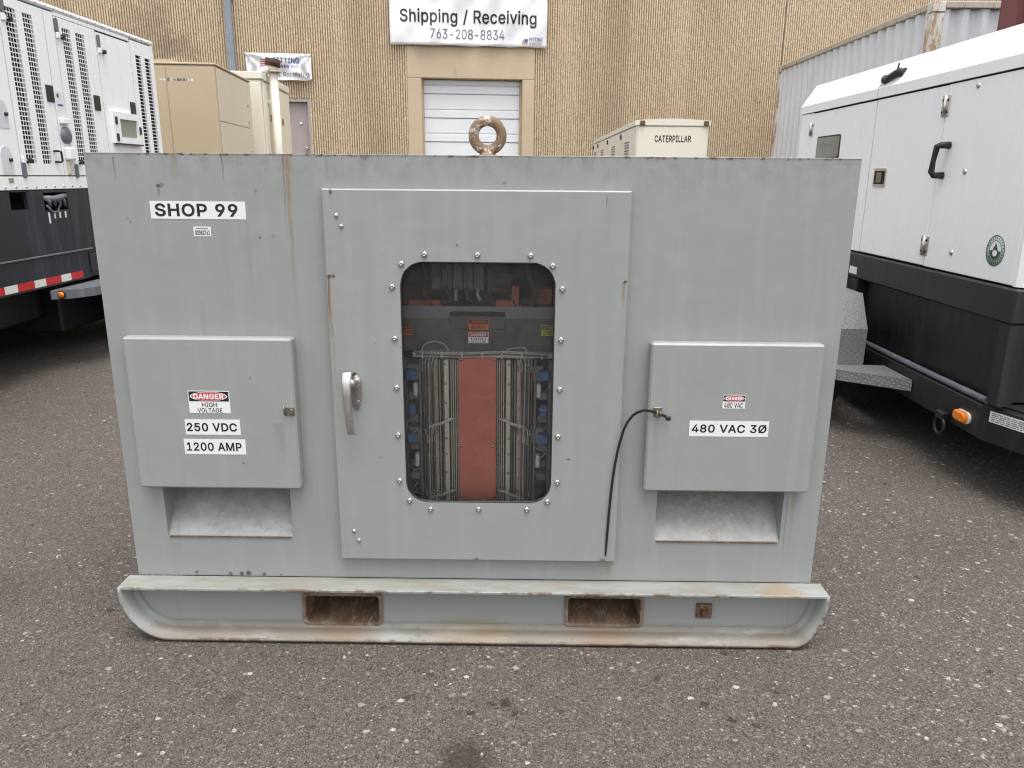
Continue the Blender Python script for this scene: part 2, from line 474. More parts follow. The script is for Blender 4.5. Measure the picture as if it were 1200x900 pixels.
def glass():
    m = bpy.data.materials.new('dusty_window_pane'); m.use_nodes = True
    t = m.node_tree; t.nodes.clear()
    o = t.nodes.new("ShaderNodeOutputMaterial")
    tr = t.nodes.new("ShaderNodeBsdfTransparent"); tr.inputs[0].default_value = (.95, .95, .95, 1)
    gl = t.nodes.new("ShaderNodeBsdfGlossy"); gl.inputs['Roughness'].default_value = .03
    fr = t.nodes.new("ShaderNodeFresnel"); fr.inputs[0].default_value = 1.5
    mx = t.nodes.new("ShaderNodeMixShader")
    t.links.new(fr.outputs[0], mx.inputs[0]); t.links.new(tr.outputs[0], mx.inputs[1]); t.links.new(gl.outputs[0], mx.inputs[2])
    df = t.nodes.new("ShaderNodeBsdfDiffuse"); df.inputs[0].default_value = (.5, .48, .45, 1)
    tc = t.nodes.new("ShaderNodeTexCoord"); no = t.nodes.new("ShaderNodeTexNoise")
    no.inputs['Scale'].default_value = 30; no.inputs['Detail'].default_value = 6; no.inputs['Roughness'].default_value = .75
    t.links.new(tc.outputs['Object'], no.inputs['Vector'])
    mr = t.nodes.new("ShaderNodeMapRange"); mr.inputs[1].default_value = .35; mr.inputs[2].default_value = .8; mr.inputs[3].default_value = .015; mr.inputs[4].default_value = .07
    t.links.new(no.outputs['Fac'], mr.inputs[0])
    m2 = t.nodes.new("ShaderNodeMixShader")
    t.links.new(mr.outputs[0], m2.inputs[0]); t.links.new(mx.outputs[0], m2.inputs[1]); t.links.new(df.outputs[0], m2.inputs[2])
    t.links.new(m2.outputs[0], o.inputs[0])
    return m
M['glass'] = glass()
M['bus_red'] = simple('red_oxide_board', (.62, .165, .115), .55, 0, .10, scale=9)
M['alu'] = simple('dull_aluminium', (.62, .60, .51), .45, .2, .12, scale=12)
M['alu_dark'] = simple('dark_aluminium_fin', (.30, .285, .25), .5, .2, .15, scale=12)
M['copper_dull'] = simple('dull_copper_bar', (.58, .43, .33), .5, .2, .12, scale=12)
M['panel_grey'] = simple('dark_grey_inner_panel', (.17, .175, .175), .55, 0, .08)
M['panel_dark'] = simple('charcoal_inner_panel', (.085, .085, .085), .6, 0, .1)
M['inner_wall'] = simple('dim_inner_wall', (.10, .10, .098), .7, 0, .1)
M['wire_grey'] = simple('grey_wire', (.50, .48, .44), .5, 0, .1)
M['wire_dark'] = simple('dark_wire', (.09, .09, .09), .5, 0, .1)
M['blue_part'] = simple('blue_plastic', (.06, .18, .42), .5, 0, .1)

# ------------------------------------------------------------------ mesh helpers
class MB:
    def __init__(s): s.v = []; s.f = []; s.sm = []
    def add(s, vs, fs, smooth=False):
        o = len(s.v); s.v += [tuple(v) for v in vs]
        for f in fs: s.f.append([i + o for i in f]); s.sm.append(smooth)
        return s
    def box(s, x0, x1, y0, y1, z0, z1, b=0.0):
        X, Y, Z = sorted((x0, x1)), sorted((y0, y1)), sorted((z0, z1))
        if b <= 0:
            vs = [(X[i], Y[j], Z[k]) for i in (0, 1) for j in (0, 1) for k in (0, 1)]
            return s.add(vs, [(0, 1, 3, 2), (4, 6, 7, 5), (0, 4, 5, 1), (2, 3, 7, 6), (0, 2, 6, 4), (1, 5, 7, 3)])
        b = min(b, (X[1] - X[0]) * .45, (Y[1] - Y[0]) * .45, (Z[1] - Z[0]) * .45)
        vs = []; idx = {}
        for i in (0, 1):
            for j in (0, 1):
                for k in (0, 1):
                    ins = (X[i] + (b if i == 0 else -b), Y[j] + (b if j == 0 else -b), Z[k] + (b if k == 0 else -b))
                    ful = (X[i], Y[j], Z[k])
                    for a in range(3):
                        p = list(ins); p[a] = ful[a]; idx[(i, j, k, a)] = len(vs); vs.append(tuple(p))
        fs = []
        g = lambda i, j, k, a: idx[(i, j, k, a)]
        for e in (0, 1):
            fs.append((g(e, 0, 0, 0), g(e, 1, 0, 0), g(e, 1, 1, 0), g(e, 0, 1, 0)))
            fs.append((g(0, e, 0, 1), g(1, e, 0, 1), g(1, e, 1, 1), g(0, e, 1, 1)))
            fs.append((g(0, 0, e, 2), g(1, 0, e, 2), g(1, 1, e, 2), g(0, 1, e, 2)))
            for e2 in (0, 1):
                fs.append((g(e, e2, 0, 0), g(e, e2, 1, 0), g(e, e2, 1, 1), g(e, e2, 0, 1)))
                fs.append((g(e, 0, e2, 0), g(e, 1, e2, 0), g(e, 1, e2, 2), g(e, 0, e2, 2)))
                fs.append((g(0, e, e2, 1), g(1, e, e2, 1), g(1, e, e2, 2), g(0, e, e2, 2)))
        for i in (0, 1):
            for j in (0, 1):
                for k in (0, 1): fs.append((g(i, j, k, 0), g(i, j, k, 1), g(i, j, k, 2)))
        return s.add(vs, fs)
    def tube(s, pts, r, n=8, caps=True, flat=1.0):
        pts = [Vector(p) for p in pts]
        rs = r if isinstance(r, (list, tuple)) else [r] * len(pts)
        t0 = (pts[1] - pts[0]).normalized()
        u = t0.orthogonal().normalized()
        vs = []; m = len(pts)
        for i, p in enumerate(pts):
            t = (pts[min(i + 1, m - 1)] - pts[max(i - 1, 0)]).normalized()
            u = (u - t * u.dot(t)).normalized(); w_ = t.cross(u)
            for k in range(n):
                a = 2 * math.pi * k / n
                vs.append(p + (u * math.cos(a) + w_ * math.sin(a) * flat) * rs[i])
        fs = [(i * n + k, i * n + (k + 1) % n, (i + 1) * n + (k + 1) % n, (i + 1) * n + k) for i in range(m - 1) for k in range(n)]
        s.add(vs, fs, n > 5)
        if caps:
            s.add(vs[:n], [tuple(range(n))]); s.add(vs[-n:], [tuple(range(n))])
        return s
    def cyl(s, p0, p1, r, n=20, r1=None): return s.tube([p0, p1], [r, r if r1 is None else r1], n)
    def prism(s, poly, a0, a1, ax):
        """polygon (two coordinates, in axis order) extruded along axis ax"""
        def P(p, a):
            q = list(p); q.insert(ax, a); return tuple(q)
        n = len(poly)
        vs = [P(p, a0) for p in poly] + [P(p, a1) for p in poly]
        return s.add(vs, [tuple(range(n)), tuple(range(n, 2 * n))] + [(i, (i + 1) % n, n + (i + 1) % n, n + i) for i in range(n)])
    def lathe(s, prof, c=(0, 0, 0), axis=2, n=24):
        vs = []
        for (r, h) in prof:
            for k in range(n):
                a = 2 * math.pi * k / n
                p = [r * math.cos(a), r * math.sin(a)]; p.insert(axis, h)
                vs.append((p[0] + c[0], p[1] + c[1], p[2] + c[2]))
        m = len(prof)
        return s.add(vs, [(i * n + k, i * n + (k + 1) % n, (i + 1) * n + (k + 1) % n, (i + 1) * n + k) for i in range(m - 1) for k in range(n)], True)
    def torus(s, c, R0, r, axis=1, n=40, m=16, sq=1.0):
        vs = []
        for i in range(n):
            a = 2 * math.pi * i / n
            for j in range(m):
                b = 2 * math.pi * j / m
                q = [(R0 + r * math.cos(b)) * math.cos(a), (R0 + r * math.cos(b)) * math.sin(a)]
                q.insert(axis, r * sq * math.sin(b))
                vs.append((q[0] + c[0], q[1] + c[1], q[2] + c[2]))
        return s.add(vs, [(i * m + j, i * m + (j + 1) % m, ((i + 1) % n) * m + (j + 1) % m, ((i + 1) % n) * m + j) for i in range(n) for j in range(m)], True)
    def build(s, name, mat, parent=None, loc=(0, 0, 0), rot=(0, 0, 0), kind=None, org=None, label=None, recalc=True):
        """org: where the parent thing stands, so that shapes can be written in world metres"""
        me = bpy.data.meshes.new(name)
        v = s.v if org is None else [(a - org[0], b - org[1], c - org[2]) for a, b, c in s.v]
        me.from_pydata(v, [], s.f)
        me.polygons.foreach_set('use_smooth', s.sm)
        if recalc:
            bm = bmesh.new(); bm.from_mesh(me)
            bmesh.ops.remove_doubles(bm, verts=bm.verts, dist=1e-6)
            bmesh.ops.recalc_face_normals(bm, faces=bm.faces); bm.to_mesh(me); bm.free()
        me.materials.append(mat)
        o = bpy.data.objects.new(name, me); COL.objects.link(o)
        o.location = loc; o.rotation_euler = rot
        if parent: o.parent = parent
        if kind: o['kind'] = kind
        if label: o['label'] = label
        return o

def each(mb, name, mat, parent=None, **k):
    """every loose piece in the builder becomes an object of its own"""
    key = {}; par = []
    def find(a):
        while par[a] != a: par[a] = par[par[a]]; a = par[a]
        return a
    ids = []
    for v in mb.v:
        q = tuple(round(c, 5) for c in v)
        if q not in key: key[q] = len(par); par.append(len(par))
        ids.append(key[q])
    for f in mb.f:
        for b in f[1:]: par[find(ids[b])] = find(ids[f[0]])
    grp = {}
    for f, sm in zip(mb.f, mb.sm): grp.setdefault(find(ids[f[0]]), []).append((f, sm))
    out = []
    for fl in grp.values():
        m = MB(); mp = {}
        for f, sm in fl:
            g = []
            for i in f:
                if i not in mp: mp[i] = len(m.v); m.v.append(mb.v[i])
                g.append(mp[i])
            m.f.append(g); m.sm.append(sm)
        out.append(m.build(name, mat, parent, **k))
    return out
def tag(o, label, cat, group=None):
    o['label'] = label; o['category'] = cat
    if group: o['group'] = group
    return o
def thing(name, label, cat, loc=(0, 0, 0), rz=0, group=None):
    o = bpy.data.objects.new(name, None); COL.objects.link(o)
    o.empty_display_size = .2
    o.location = loc; o.rotation_euler = (0, 0, rz)
    return tag(o, label, cat, group)
def inst(src, loc, parent=None, name=None, rot=None):
    o = src.copy(); COL.objects.link(o)
    o.location = loc
    if parent: o.parent = parent
    if rot: o.rotation_euler = rot
    return o

# outlines of a plain sans-serif alphabet: advance width, then closed loops of x y pairs (500 units to the em)
FONT={'&':(224,"98 -3 82 -2 68 1 55 6 44 13 35 21 27 31 21 42 18 54 17 67 18 77 20 86 24 95 29 103 35 110 42 117 51 124 60 132 70 139 108 168 111 170 115 173 118 176 122 180 125 183 127 187 129 192 131 197 131 202 130 210 127 217 123 223 117 227 109 230 101 230 95 230 89 229 84 227 79 224 76 220 73 216 70 211 69 205 68 199 69 193 70 187 73 182 76 176 80 170 84 164 90 157 95 150 102 142 219 0 182 0 86 116 61 146 54 155 48 164 44 172 40 181 38 190 38 199 39 210 41 220 45 229 51 237 58 244 67 249 77 253 88 256 100 257 112 256 123 253 133 249 141 244 148 237 154 230 158 221 161 212 162 202 161 195 160 188 158 181 154 174 150 168 146 162 140 157 134 152 128 146 77 109 68 101 60 94 55 87 51 80 49 73 48 66 49 58 51 50 55 44 59 38 65 33 72 29 79 26 87 24 96 23 106 24 116 26 126 30 135 34 143 41 151 48 157 56 163 65 168 76 172 87 174 99 174 112 204 112 203 97 201 83 198 72 194 62 190 53 185 46 181 40 176 35 173 31 166 23 158 15 147 9 136 3 123 0 111 -3"),
'-':(227,"168 122 168 94 57 94 57 122"),
'.':(94,"48 -2 42 -1 36 1 31 4 28 9 26 15 25 20 26 27 28 32 31 37 36 40 42 43 48 43 54 43 59 40 64 37 68 32 70 27 71 20 70 15 68 9 64 4 59 1 54 -1"),
'/':(125,"117 266 36 -38 7 -38 89 266"),
'0':(227,"113 -3 95 -2 79 3 65 12 53 24 42 39 34 57 29 77 25 101 24 127 25 153 29 177 35 197 43 215 53 230 65 242 79 251 95 256 113 258 131 256 147 251 161 242 174 230 184 215 192 197 198 177 201 153 203 127 201 101 198 77 192 57 184 39 174 24 162 12 147 3 131 -2;113 25 125 26 136 30 145 37 153 46 160 58 165 72 169 88 171 107 172 127 171 148 169 166 165 182 160 197 153 208 145 218 136 224 125 228 113 230 101 228 91 224 82 218 73 208 67 197 62 182 58 166 55 148 55 127 55 107 58 88 62 72 67 58 73 46 82 37 91 30 101 26"),
'1':(227,"38 0 38 27 195 27 195 0;138 254 138 0 106 0 106 224 105 224 43 179 43 213 99 254"),
'2':(227,"32 0 32 24 117 114 126 124 134 133 141 141 147 149 152 156 155 163 158 170 160 178 160 186 159 194 157 202 154 209 149 215 143 220 137 224 129 227 121 229 112 230 102 229 94 227 86 224 79 219 74 213 69 207 66 199 64 190 64 181 33 181 34 196 37 209 43 221 51 232 60 241 72 248 84 253 98 257 112 258 127 257 141 254 153 248 164 241 173 233 181 223 186 211 189 199 191 186 190 177 188 168 185 159 181 150 175 140 168 129 159 118 147 105 133 90 76 30 76 28 195 28 195 0"),
'3':(227,"109 -3 94 -2 80 0 66 5 54 11 44 19 35 29 28 40 24 52 22 66 55 66 56 58 59 50 63 44 69 38 75 33 83 30 91 27 100 25 109 25 119 26 129 27 138 30 145 35 152 40 157 46 161 54 164 63 165 72 164 81 162 90 158 98 153 105 146 112 137 117 127 121 115 123 101 124 78 124 78 150 144 224 144 226 35 226 35 254 186 254 186 230 106 139 106 144 124 145 140 143 154 138 167 131 177 122 185 111 192 99 195 86 196 72 195 58 191 45 185 33 177 22 166 13 154 6 141 1 125 -2"),
'4':(227,"20 53 20 79 123 254 155 254 54 83 54 81 207 81 207 53;141 0 141 61 141 73 141 159 171 159 171 0"),
'5':(227,"111 -3 96 -2 82 1 70 6 59 12 49 20 41 30 35 41 32 53 30 65 61 65 62 58 65 51 69 44 74 39 80 34 87 30 94 27 102 26 111 25 120 26 130 28 138 32 146 38 152 44 157 52 161 61 163 71 164 81 163 92 161 101 157 111 151 119 145 125 137 131 129 135 119 138 109 138 100 138 92 137 84 134 76 131 69 127 64 123 34 126 48 254 183 254 183 226 75 226 67 151 68 151 74 155 81 159 89 162 97 165 106 166 115 167 126 166 137 164 147 160 156 156 165 150 172 143 179 134 185 125 189 116 193 105 195 94 195 82 194 66 191 51 184 38 176 26 166 16 154 8 141 1 126 -2"),
'6':(227,"113 -3 98 -2 84 1 71 7 60 15 50 25 42 37 36 51 33 65 32 81 33 93 35 106 40 119 47 134 56 151 69 170 126 254 161 254 75 131 73 131 75 135 79 140 83 144 87 148 92 151 98 153 104 155 110 157 117 157 132 156 146 153 158 147 169 140 178 131 185 120 190 107 193 94 194 79 193 63 190 49 184 36 176 25 166 15 155 7 142 1 128 -2;113 24 123 25 131 27 139 31 146 37 152 43 157 51 161 59 163 69 164 79 163 89 161 98 157 107 152 114 146 121 139 126 131 130 123 132 113 133 104 132 95 130 87 126 80 121 74 114 69 107 65 99 63 89 62 79 63 69 65 59 69 51 74 43 80 37 87 31 95 27 104 25"),
'7':(227,"48 0 162 224 162 226 31 226 31 254 195 254 195 224 82 0"),
'8':(227,"113 -3 97 -2 82 1 68 6 56 13 45 21 37 31 31 42 27 54 26 68 27 78 29 88 33 98 37 106 43 114 51 121 58 126 67 130 76 132 76 133 65 138 55 145 46 154 40 165 36 177 35 190 36 203 40 214 45 225 53 234 62 242 73 249 85 254 99 257 113 258 128 257 141 254 153 249 164 242 173 234 181 225 186 214 190 203 191 190 190 177 186 165 180 154 171 145 162 138 150 133 150 132 159 130 168 126 176 121 183 114 189 106 194 98 197 88 200 78 200 68 199 54 195 42 189 31 181 21 171 13 158 6 145 1 130 -2;113 25 124 25 134 27 142 30 150 34 156 40 161 46 165 53 168 61 168 69 168 78 165 87 161 94 156 101 149 107 141 111 133 115 123 117 113 118 103 117 93 115 85 111 77 107 70 101 65 94 61 87 58 78 58 69 58 61 61 53 64 46 70 40 76 34 84 30 92 27 102 25;113 145 122 145 130 147 137 150 144 154 149 159 154 165 157 172 159 180 160 188 159 196 157 203 154 210 149 216 144 221 138 225 130 228 122 229 113 230 104 229 96 228 89 225 82 221 77 216 72 210 69 203 67 196 66 188 67 180 69 172 72 165 77 159 82 154 89 150 96 147 104 145"),
'9':(227,"113 258 128 257 142 253 155 247 166 239 176 229 184 217 190 204 193 189 194 173 194 161 191 148 186 135 180 120 170 103 158 84 100 0 65 0 151 124 154 124 151 119 148 115 144 111 139 107 134 104 128 101 122 99 116 98 109 97 94 98 81 102 69 107 58 114 49 124 41 134 36 147 33 161 32 176 33 191 36 205 42 218 50 230 60 239 71 247 84 253 98 257;113 230 104 229 95 227 87 223 80 218 74 211 69 204 66 195 63 186 63 176 63 166 66 156 69 148 74 140 80 134 87 129 95 125 104 122 113 122 123 122 131 125 139 129 146 134 152 140 157 147 161 156 163 165 164 175 163 185 161 195 157 204 152 211 146 218 139 223 131 227 123 229"),
'A':(240,"8 0 101 254 138 254 231 0 198 0 144 151 140 161 136 173 132 186 127 201 122 219 116 239 123 239 117 219 111 201 106 185 102 172 98 161 95 151 43 0;55 71 55 99 185 99 185 71"),
'C':(255,"134 -3 113 -2 93 4 75 12 59 25 46 40 35 58 27 78 22 101 20 127 22 153 27 176 35 197 46 215 59 230 75 242 93 251 113 256 134 258 146 257 158 255 170 252 181 248 191 242 201 236 210 228 217 219 224 209 229 198 234 187 236 174 204 174 202 183 199 190 195 197 190 204 185 209 179 214 172 218 165 222 158 224 150 226 142 228 134 228 119 227 105 223 92 216 80 207 71 196 62 182 57 166 53 148 52 127 53 107 57 88 63 72 71 59 80 47 92 38 105 32 119 28 134 26 142 27 150 28 158 30 165 33 172 36 179 40 185 45 190 51 195 57 199 64 202 72 204 80 236 80 234 68 229 56 224 45 217 36 210 27 201 19 192 12 181 7 170 2 159 -1 146 -3"),
'D':(251,"109 0 48 0 48 29 107 29 127 30 144 34 159 40 171 49 182 61 189 75 195 90 198 108 200 128 198 147 195 165 190 180 182 194 172 205 160 214 145 221 129 225 110 226 47 226 47 254 113 254 136 253 157 248 176 239 192 228 206 213 217 196 225 175 229 153 231 128 229 102 224 80 217 59 206 42 192 27 175 15 156 7 134 2;62 254 62 0 30 0 30 254"),
'E':(209,"30 0 30 254 186 254 186 226 62 226 62 143 178 143 178 114 62 114 62 29 188 29 188 0"),
'F':(205,"30 0 30 254 185 254 185 226 62 226 62 139 173 139 173 111 62 111 62 0"),
'G':(260,"134 -3 113 -2 93 4 75 13 59 25 45 40 35 58 27 78 22 102 20 127 22 153 27 176 35 197 45 215 59 230 74 242 92 251 112 256 132 258 146 257 158 255 170 252 181 247 192 242 202 235 210 227 218 218 225 208 230 198 234 186 237 174 204 174 201 182 198 190 194 197 189 203 184 208 178 213 172 218 165 221 158 224 150 226 141 227 133 228 118 227 104 223 92 216 80 207 70 196 62 182 57 166 53 148 52 127 53 107 57 88 63 72 71 59 81 47 92 38 105 32 119 28 134 26 148 27 161 31 172 36 183 43 191 51 198 62 203 74 206 87 207 101 217 100 141 100 141 128 239 128 239 100 237 80 233 62 225 45 215 31 203 19 188 9 172 2 154 -2"),
'H':(258,"30 0 30 254 62 254 62 144 196 144 196 254 228 254 228 0 196 0 196 116 62 116 62 0"),
'I':(150,"16 0 16 29 59 29 59 226 16 226 16 254 135 254 135 226 91 226 91 29 135 29 135 0"),
'L':(196,"30 0 30 254 62 254 62 29 181 29 181 0"),
'M':(314,"30 0 30 254 76 254 139 94 144 79 150 61 156 42 161 24 154 24 159 41 165 61 171 79 176 94 238 254 284 254 284 0 252 0 252 145 252 163 253 184 253 207 253 229 256 229 254 221 251 213 249 205 241 181 234 161 228 145 171 0 143 0 85 145 80 160 72 181 65 204 56 229 59 229 60 208 60 186 61 164 61 145 61 0"),
'N':(262,"30 0 30 254 68 254 172 91 174 87 178 82 181 75 185 69 189 61 194 53 198 45 203 36 207 27 202 27 202 36 201 45 200 54 200 63 200 71 200 79 199 97 199 254 232 254 232 0 193 0 101 145 89 165 84 173 79 181 74 191 54 226 60 227 61 192 62 164 62 145 62 0"),
'O':(267,"133 -3 112 -2 93 4 75 12 59 25 46 40 35 58 27 78 22 101 20 127 22 153 27 176 35 197 46 215 59 230 75 242 93 251 112 256 133 258 155 256 174 251 192 242 208 230 221 215 232 197 240 176 245 153 247 127 245 101 240 78 232 58 221 40 208 25 192 12 174 4 155 -2;133 26 148 28 162 32 175 38 186 47 196 58 204 72 210 88 214 106 215 127 214 148 210 166 204 182 196 196 186 207 175 216 162 223 148 227 133 228 119 227 105 223 92 216 81 207 71 196 63 182 57 166 53 148 52 127 53 106 57 88 63 72 71 58 81 47 92 38 105 32 119 28"),
'P':(222,"30 0 30 254 118 254 136 253 152 250 166 244 178 236 187 226 195 215 200 202 203 189 204 174 203 159 200 145 195 133 187 121 178 112 166 104 152 98 136 94 118 93 55 93 55 121 116 121 129 122 139 124 149 128 156 133 162 139 167 147 170 155 172 164 172 174 172 184 170 193 167 201 162 208 156 214 148 219 139 223 129 225 116 226 62 226 62 0"),
'R':(224,"30 0 30 254 118 254 136 253 153 250 167 244 178 237 188 227 195 217 200 204 204 191 205 176 204 161 200 148 195 136 188 125 178 116 166 109 152 103 136 100 118 99 48 99 48 128 117 128 129 128 140 130 149 133 156 138 162 143 167 150 170 158 172 167 173 176 172 186 170 194 167 202 162 209 156 215 149 220 140 223 129 225 116 226 62 226 62 0;177 0 115 115 151 115 214 0"),
'S':(223,"112 -4 94 -3 78 0 64 5 51 11 41 20 32 30 25 42 21 54 19 68 52 68 54 59 57 51 62 44 68 38 75 33 83 29 92 27 102 25 112 25 123 25 133 27 143 30 151 34 159 40 165 46 169 53 172 61 173 70 172 77 170 84 166 89 161 94 155 99 148 102 140 106 132 108 122 111 92 120 72 126 56 135 43 145 34 156 28 170 26 186 27 200 31 213 37 224 46 234 57 242 69 249 83 254 97 257 114 258 130 257 145 254 158 249 170 242 180 234 189 224 195 213 199 202 200 189 169 189 166 201 160 211 151 219 140 225 127 228 112 229 102 229 92 227 84 224 76 220 70 215 64 209 61 203 58 195 58 188 58 180 61 173 65 167 71 162 78 158 85 154 92 151 99 149 106 147 132 140 140 137 148 135 156 132 164 128 172 124 179 119 186 113 192 106 197 99 201 90 203 80 204 69 203 56 199 43 193 32 185 21 174 13 162 5 147 0 130 -3"),
'T':(224,"16 226 16 254 208 254 208 226 128 226 128 0 96 0 96 226"),
'U':(259,"129 -4 110 -3 93 1 77 8 63 17 52 27 42 40 36 54 31 70 30 87 30 254 62 254 62 89 63 77 66 66 70 57 77 48 84 40 94 34 104 29 116 27 129 26 143 27 155 29 165 34 175 40 182 48 188 57 193 66 195 77 196 89 196 254 229 254 229 87 227 70 223 54 216 40 207 27 195 17 182 8 166 1 149 -3"),
'V':(240,"102 0 8 254 42 254 96 103 99 94 103 82 108 69 113 53 118 35 124 15 117 15 123 36 129 54 133 69 138 82 142 94 145 103 197 254 231 254 139 0"),
'W':(343,"78 0 8 254 41 254 82 98 84 90 86 81 88 73 93 47 95 38 97 29 98 20 95 20 96 29 98 38 100 47 102 55 104 64 106 73 112 98 153 254 190 254 231 98 233 90 235 81 237 73 243 47 245 38 247 29 249 20 244 20 246 29 248 38 249 47 251 55 253 64 255 73 261 98 302 254 335 254 265 0 228 0 184 161 181 172 178 184 176 196 173 209 170 222 168 237 175 237 172 223 170 210 167 197 165 185 162 173 159 161 115 0"),
'c':(198,"104 -4 87 -3 72 1 58 8 46 17 36 29 28 43 22 58 18 75 17 94 18 113 22 130 28 146 36 159 46 171 58 180 72 187 87 191 104 192 113 192 122 191 130 189 138 186 146 182 153 178 159 173 165 167 170 161 174 154 178 146 181 138 151 131 150 136 148 140 145 145 142 149 139 152 135 155 131 158 126 161 121 162 116 164 110 165 104 165 92 164 81 161 73 155 65 148 59 139 54 129 51 118 49 106 48 94 49 81 51 70 54 59 59 49 65 40 73 33 81 28 92 24 104 23 110 24 116 24 121 26 126 28 131 30 135 33 139 36 143 40 146 44 148 49 150 54 152 59 181 51 179 43 175 35 171 28 165 22 160 16 153 11 146 6 138 3 130 0 122 -2 113 -4"),
'e':(202,"106 -4 88 -3 73 1 58 8 46 17 36 29 28 42 22 58 18 75 17 93 18 112 22 129 28 145 36 159 46 170 58 180 71 187 86 191 103 192 113 192 123 190 133 187 142 183 151 177 160 170 167 162 173 152 179 141 182 128 185 113 186 97 186 85 37 85 37 110 169 110 155 101 154 113 152 124 149 134 144 143 138 151 131 157 123 161 113 164 103 165 92 164 82 161 73 157 66 151 59 143 54 135 51 125 49 116 48 105 48 89 49 75 51 64 55 53 61 44 67 37 76 31 85 26 95 24 106 23 114 23 120 25 127 26 133 29 138 32 143 36 147 41 150 47 153 53 182 45 179 36 174 27 168 20 160 13 151 7 141 2 130 -1 119 -3"),
'g':(213,"103 -75 90 -75 78 -73 67 -70 57 -66 49 -61 41 -55 35 -49 30 -42 25 -35 51 -20 54 -24 57 -29 61 -33 65 -37 71 -41 77 -44 85 -47 93 -48 103 -49 118 -47 130 -44 141 -38 149 -29 154 -17 156 -3 156 34 153 34 150 30 147 26 143 21 139 16 133 12 126 8 118 5 109 3 97 2 83 4 69 7 56 13 45 22 35 32 28 45 22 60 18 77 17 96 18 114 22 131 27 147 35 160 45 171 56 180 69 187 83 191 98 192 109 192 119 190 127 186 134 182 139 178 144 173 148 168 151 164 154 159 157 159 157 190 186 190 186 -4 185 -20 181 -33 175 -45 167 -54 157 -62 145 -68 132 -72 118 -74;102 30 113 30 123 33 132 38 139 44 145 51 150 61 153 71 156 83 156 96 156 109 153 121 150 132 145 141 139 150 132 156 123 161 114 164 102 165 91 164 81 161 73 156 65 149 59 141 54 131 51 120 49 109 48 96 49 84 51 72 54 61 59 52 65 44 73 38 81 33 91 30"),
'h':(205,"57 113 57 0 26 0 26 254 57 254 57 144 51 144 58 159 66 172 76 181 87 187 100 191 114 192 126 191 137 189 148 184 157 178 164 170 170 160 175 149 178 135 179 120 179 0 148 0 148 118 147 131 143 143 136 152 128 159 117 163 105 165 96 164 88 162 80 159 74 154 68 148 63 141 60 133 58 124"),
'i':(83,"26 0 26 190 57 190 57 0;42 221 36 222 31 224 27 227 23 231 21 236 21 242 21 247 23 252 27 256 31 259 36 261 42 262 47 261 52 259 57 256 60 252 62 247 63 242 62 236 60 231 57 227 52 224 47 222"),
'n':(205,"57 113 57 0 26 0 26 190 56 190 56 144 51 144 58 159 66 172 76 181 87 187 100 191 114 192 126 191 137 189 147 184 156 178 164 170 170 160 175 149 178 135 179 120 179 0 148 0 148 118 147 131 143 143 136 152 128 159 117 163 105 165 96 164 88 162 80 159 74 154 68 148 63 141 60 133 58 124"),
'p':(212,"26 -71 26 190 56 190 56 160 59 160 62 164 65 168 69 173 73 178 79 182 86 186 94 190 103 192 115 192 130 191 144 187 156 180 168 171 177 160 185 146 191 131 194 113 195 94 194 75 191 58 185 42 177 29 168 17 157 8 144 1 130 -3 115 -4 104 -3 94 -1 86 2 79 6 74 11 69 16 65 21 62 25 59 29 57 29 57 -71;110 23 121 24 131 28 140 33 147 40 153 48 158 58 161 70 163 82 164 95 163 108 161 120 158 131 153 140 147 149 140 156 131 161 121 164 110 165 99 164 89 161 81 156 73 149 67 141 62 131 59 120 57 108 56 95 57 81 59 69 63 58 67 48 73 39 81 32 89 27 99 24"),
'v':(195,"81 0 9 190 42 190 83 78 87 66 90 55 93 43 97 32 100 21 103 10 92 10 95 21 98 32 101 43 105 55 108 66 112 78 152 190 186 190 113 0"),
'Ø':(267,"133 -3 112 -2 93 4 75 12 59 25 46 40 35 58 27 78 22 101 20 127 22 153 27 176 35 197 46 215 59 230 75 242 93 251 112 256 133 258 155 256 174 251 192 242 208 230 221 215 232 197 240 176 245 153 247 127 245 101 240 78 232 58 221 40 208 25 192 12 174 4 155 -2;133 26 148 28 162 32 175 38 186 47 196 58 204 72 210 88 214 106 215 127 214 148 210 166 204 182 196 196 186 207 175 216 162 223 148 227 133 228 119 227 105 223 92 216 81 207 71 196 63 182 57 166 53 148 52 127 53 106 57 88 63 72 71 58 81 47 92 38 105 32 119 28;54 -8 32 8 213 262 235 247"),
}
SPACE=94
def embolden(p, d):
    if d == 0: return p
    out = []; n = len(p)
    for i in range(n):
        a, b, c = p[i - 1], p[i], p[(i + 1) % n]
        u = Vector((b[0] - a[0], b[1] - a[1])); v = Vector((c[0] - b[0], c[1] - b[1]))
        if u.length < 1e-6 or v.length < 1e-6: continue
        u.normalize(); v.normalize()
        n1 = Vector((u.y, -u.x)); n2 = Vector((v.y, -v.x)); m = n1 + n2
        if m.length < .2: m = n1
        else: m = m * min(2.0, 2.0 / max(.15, m.length_squared))
        out.append((b[0] + m.x * d, b[1] + m.y * d))
    return out
GLYPHS = {}
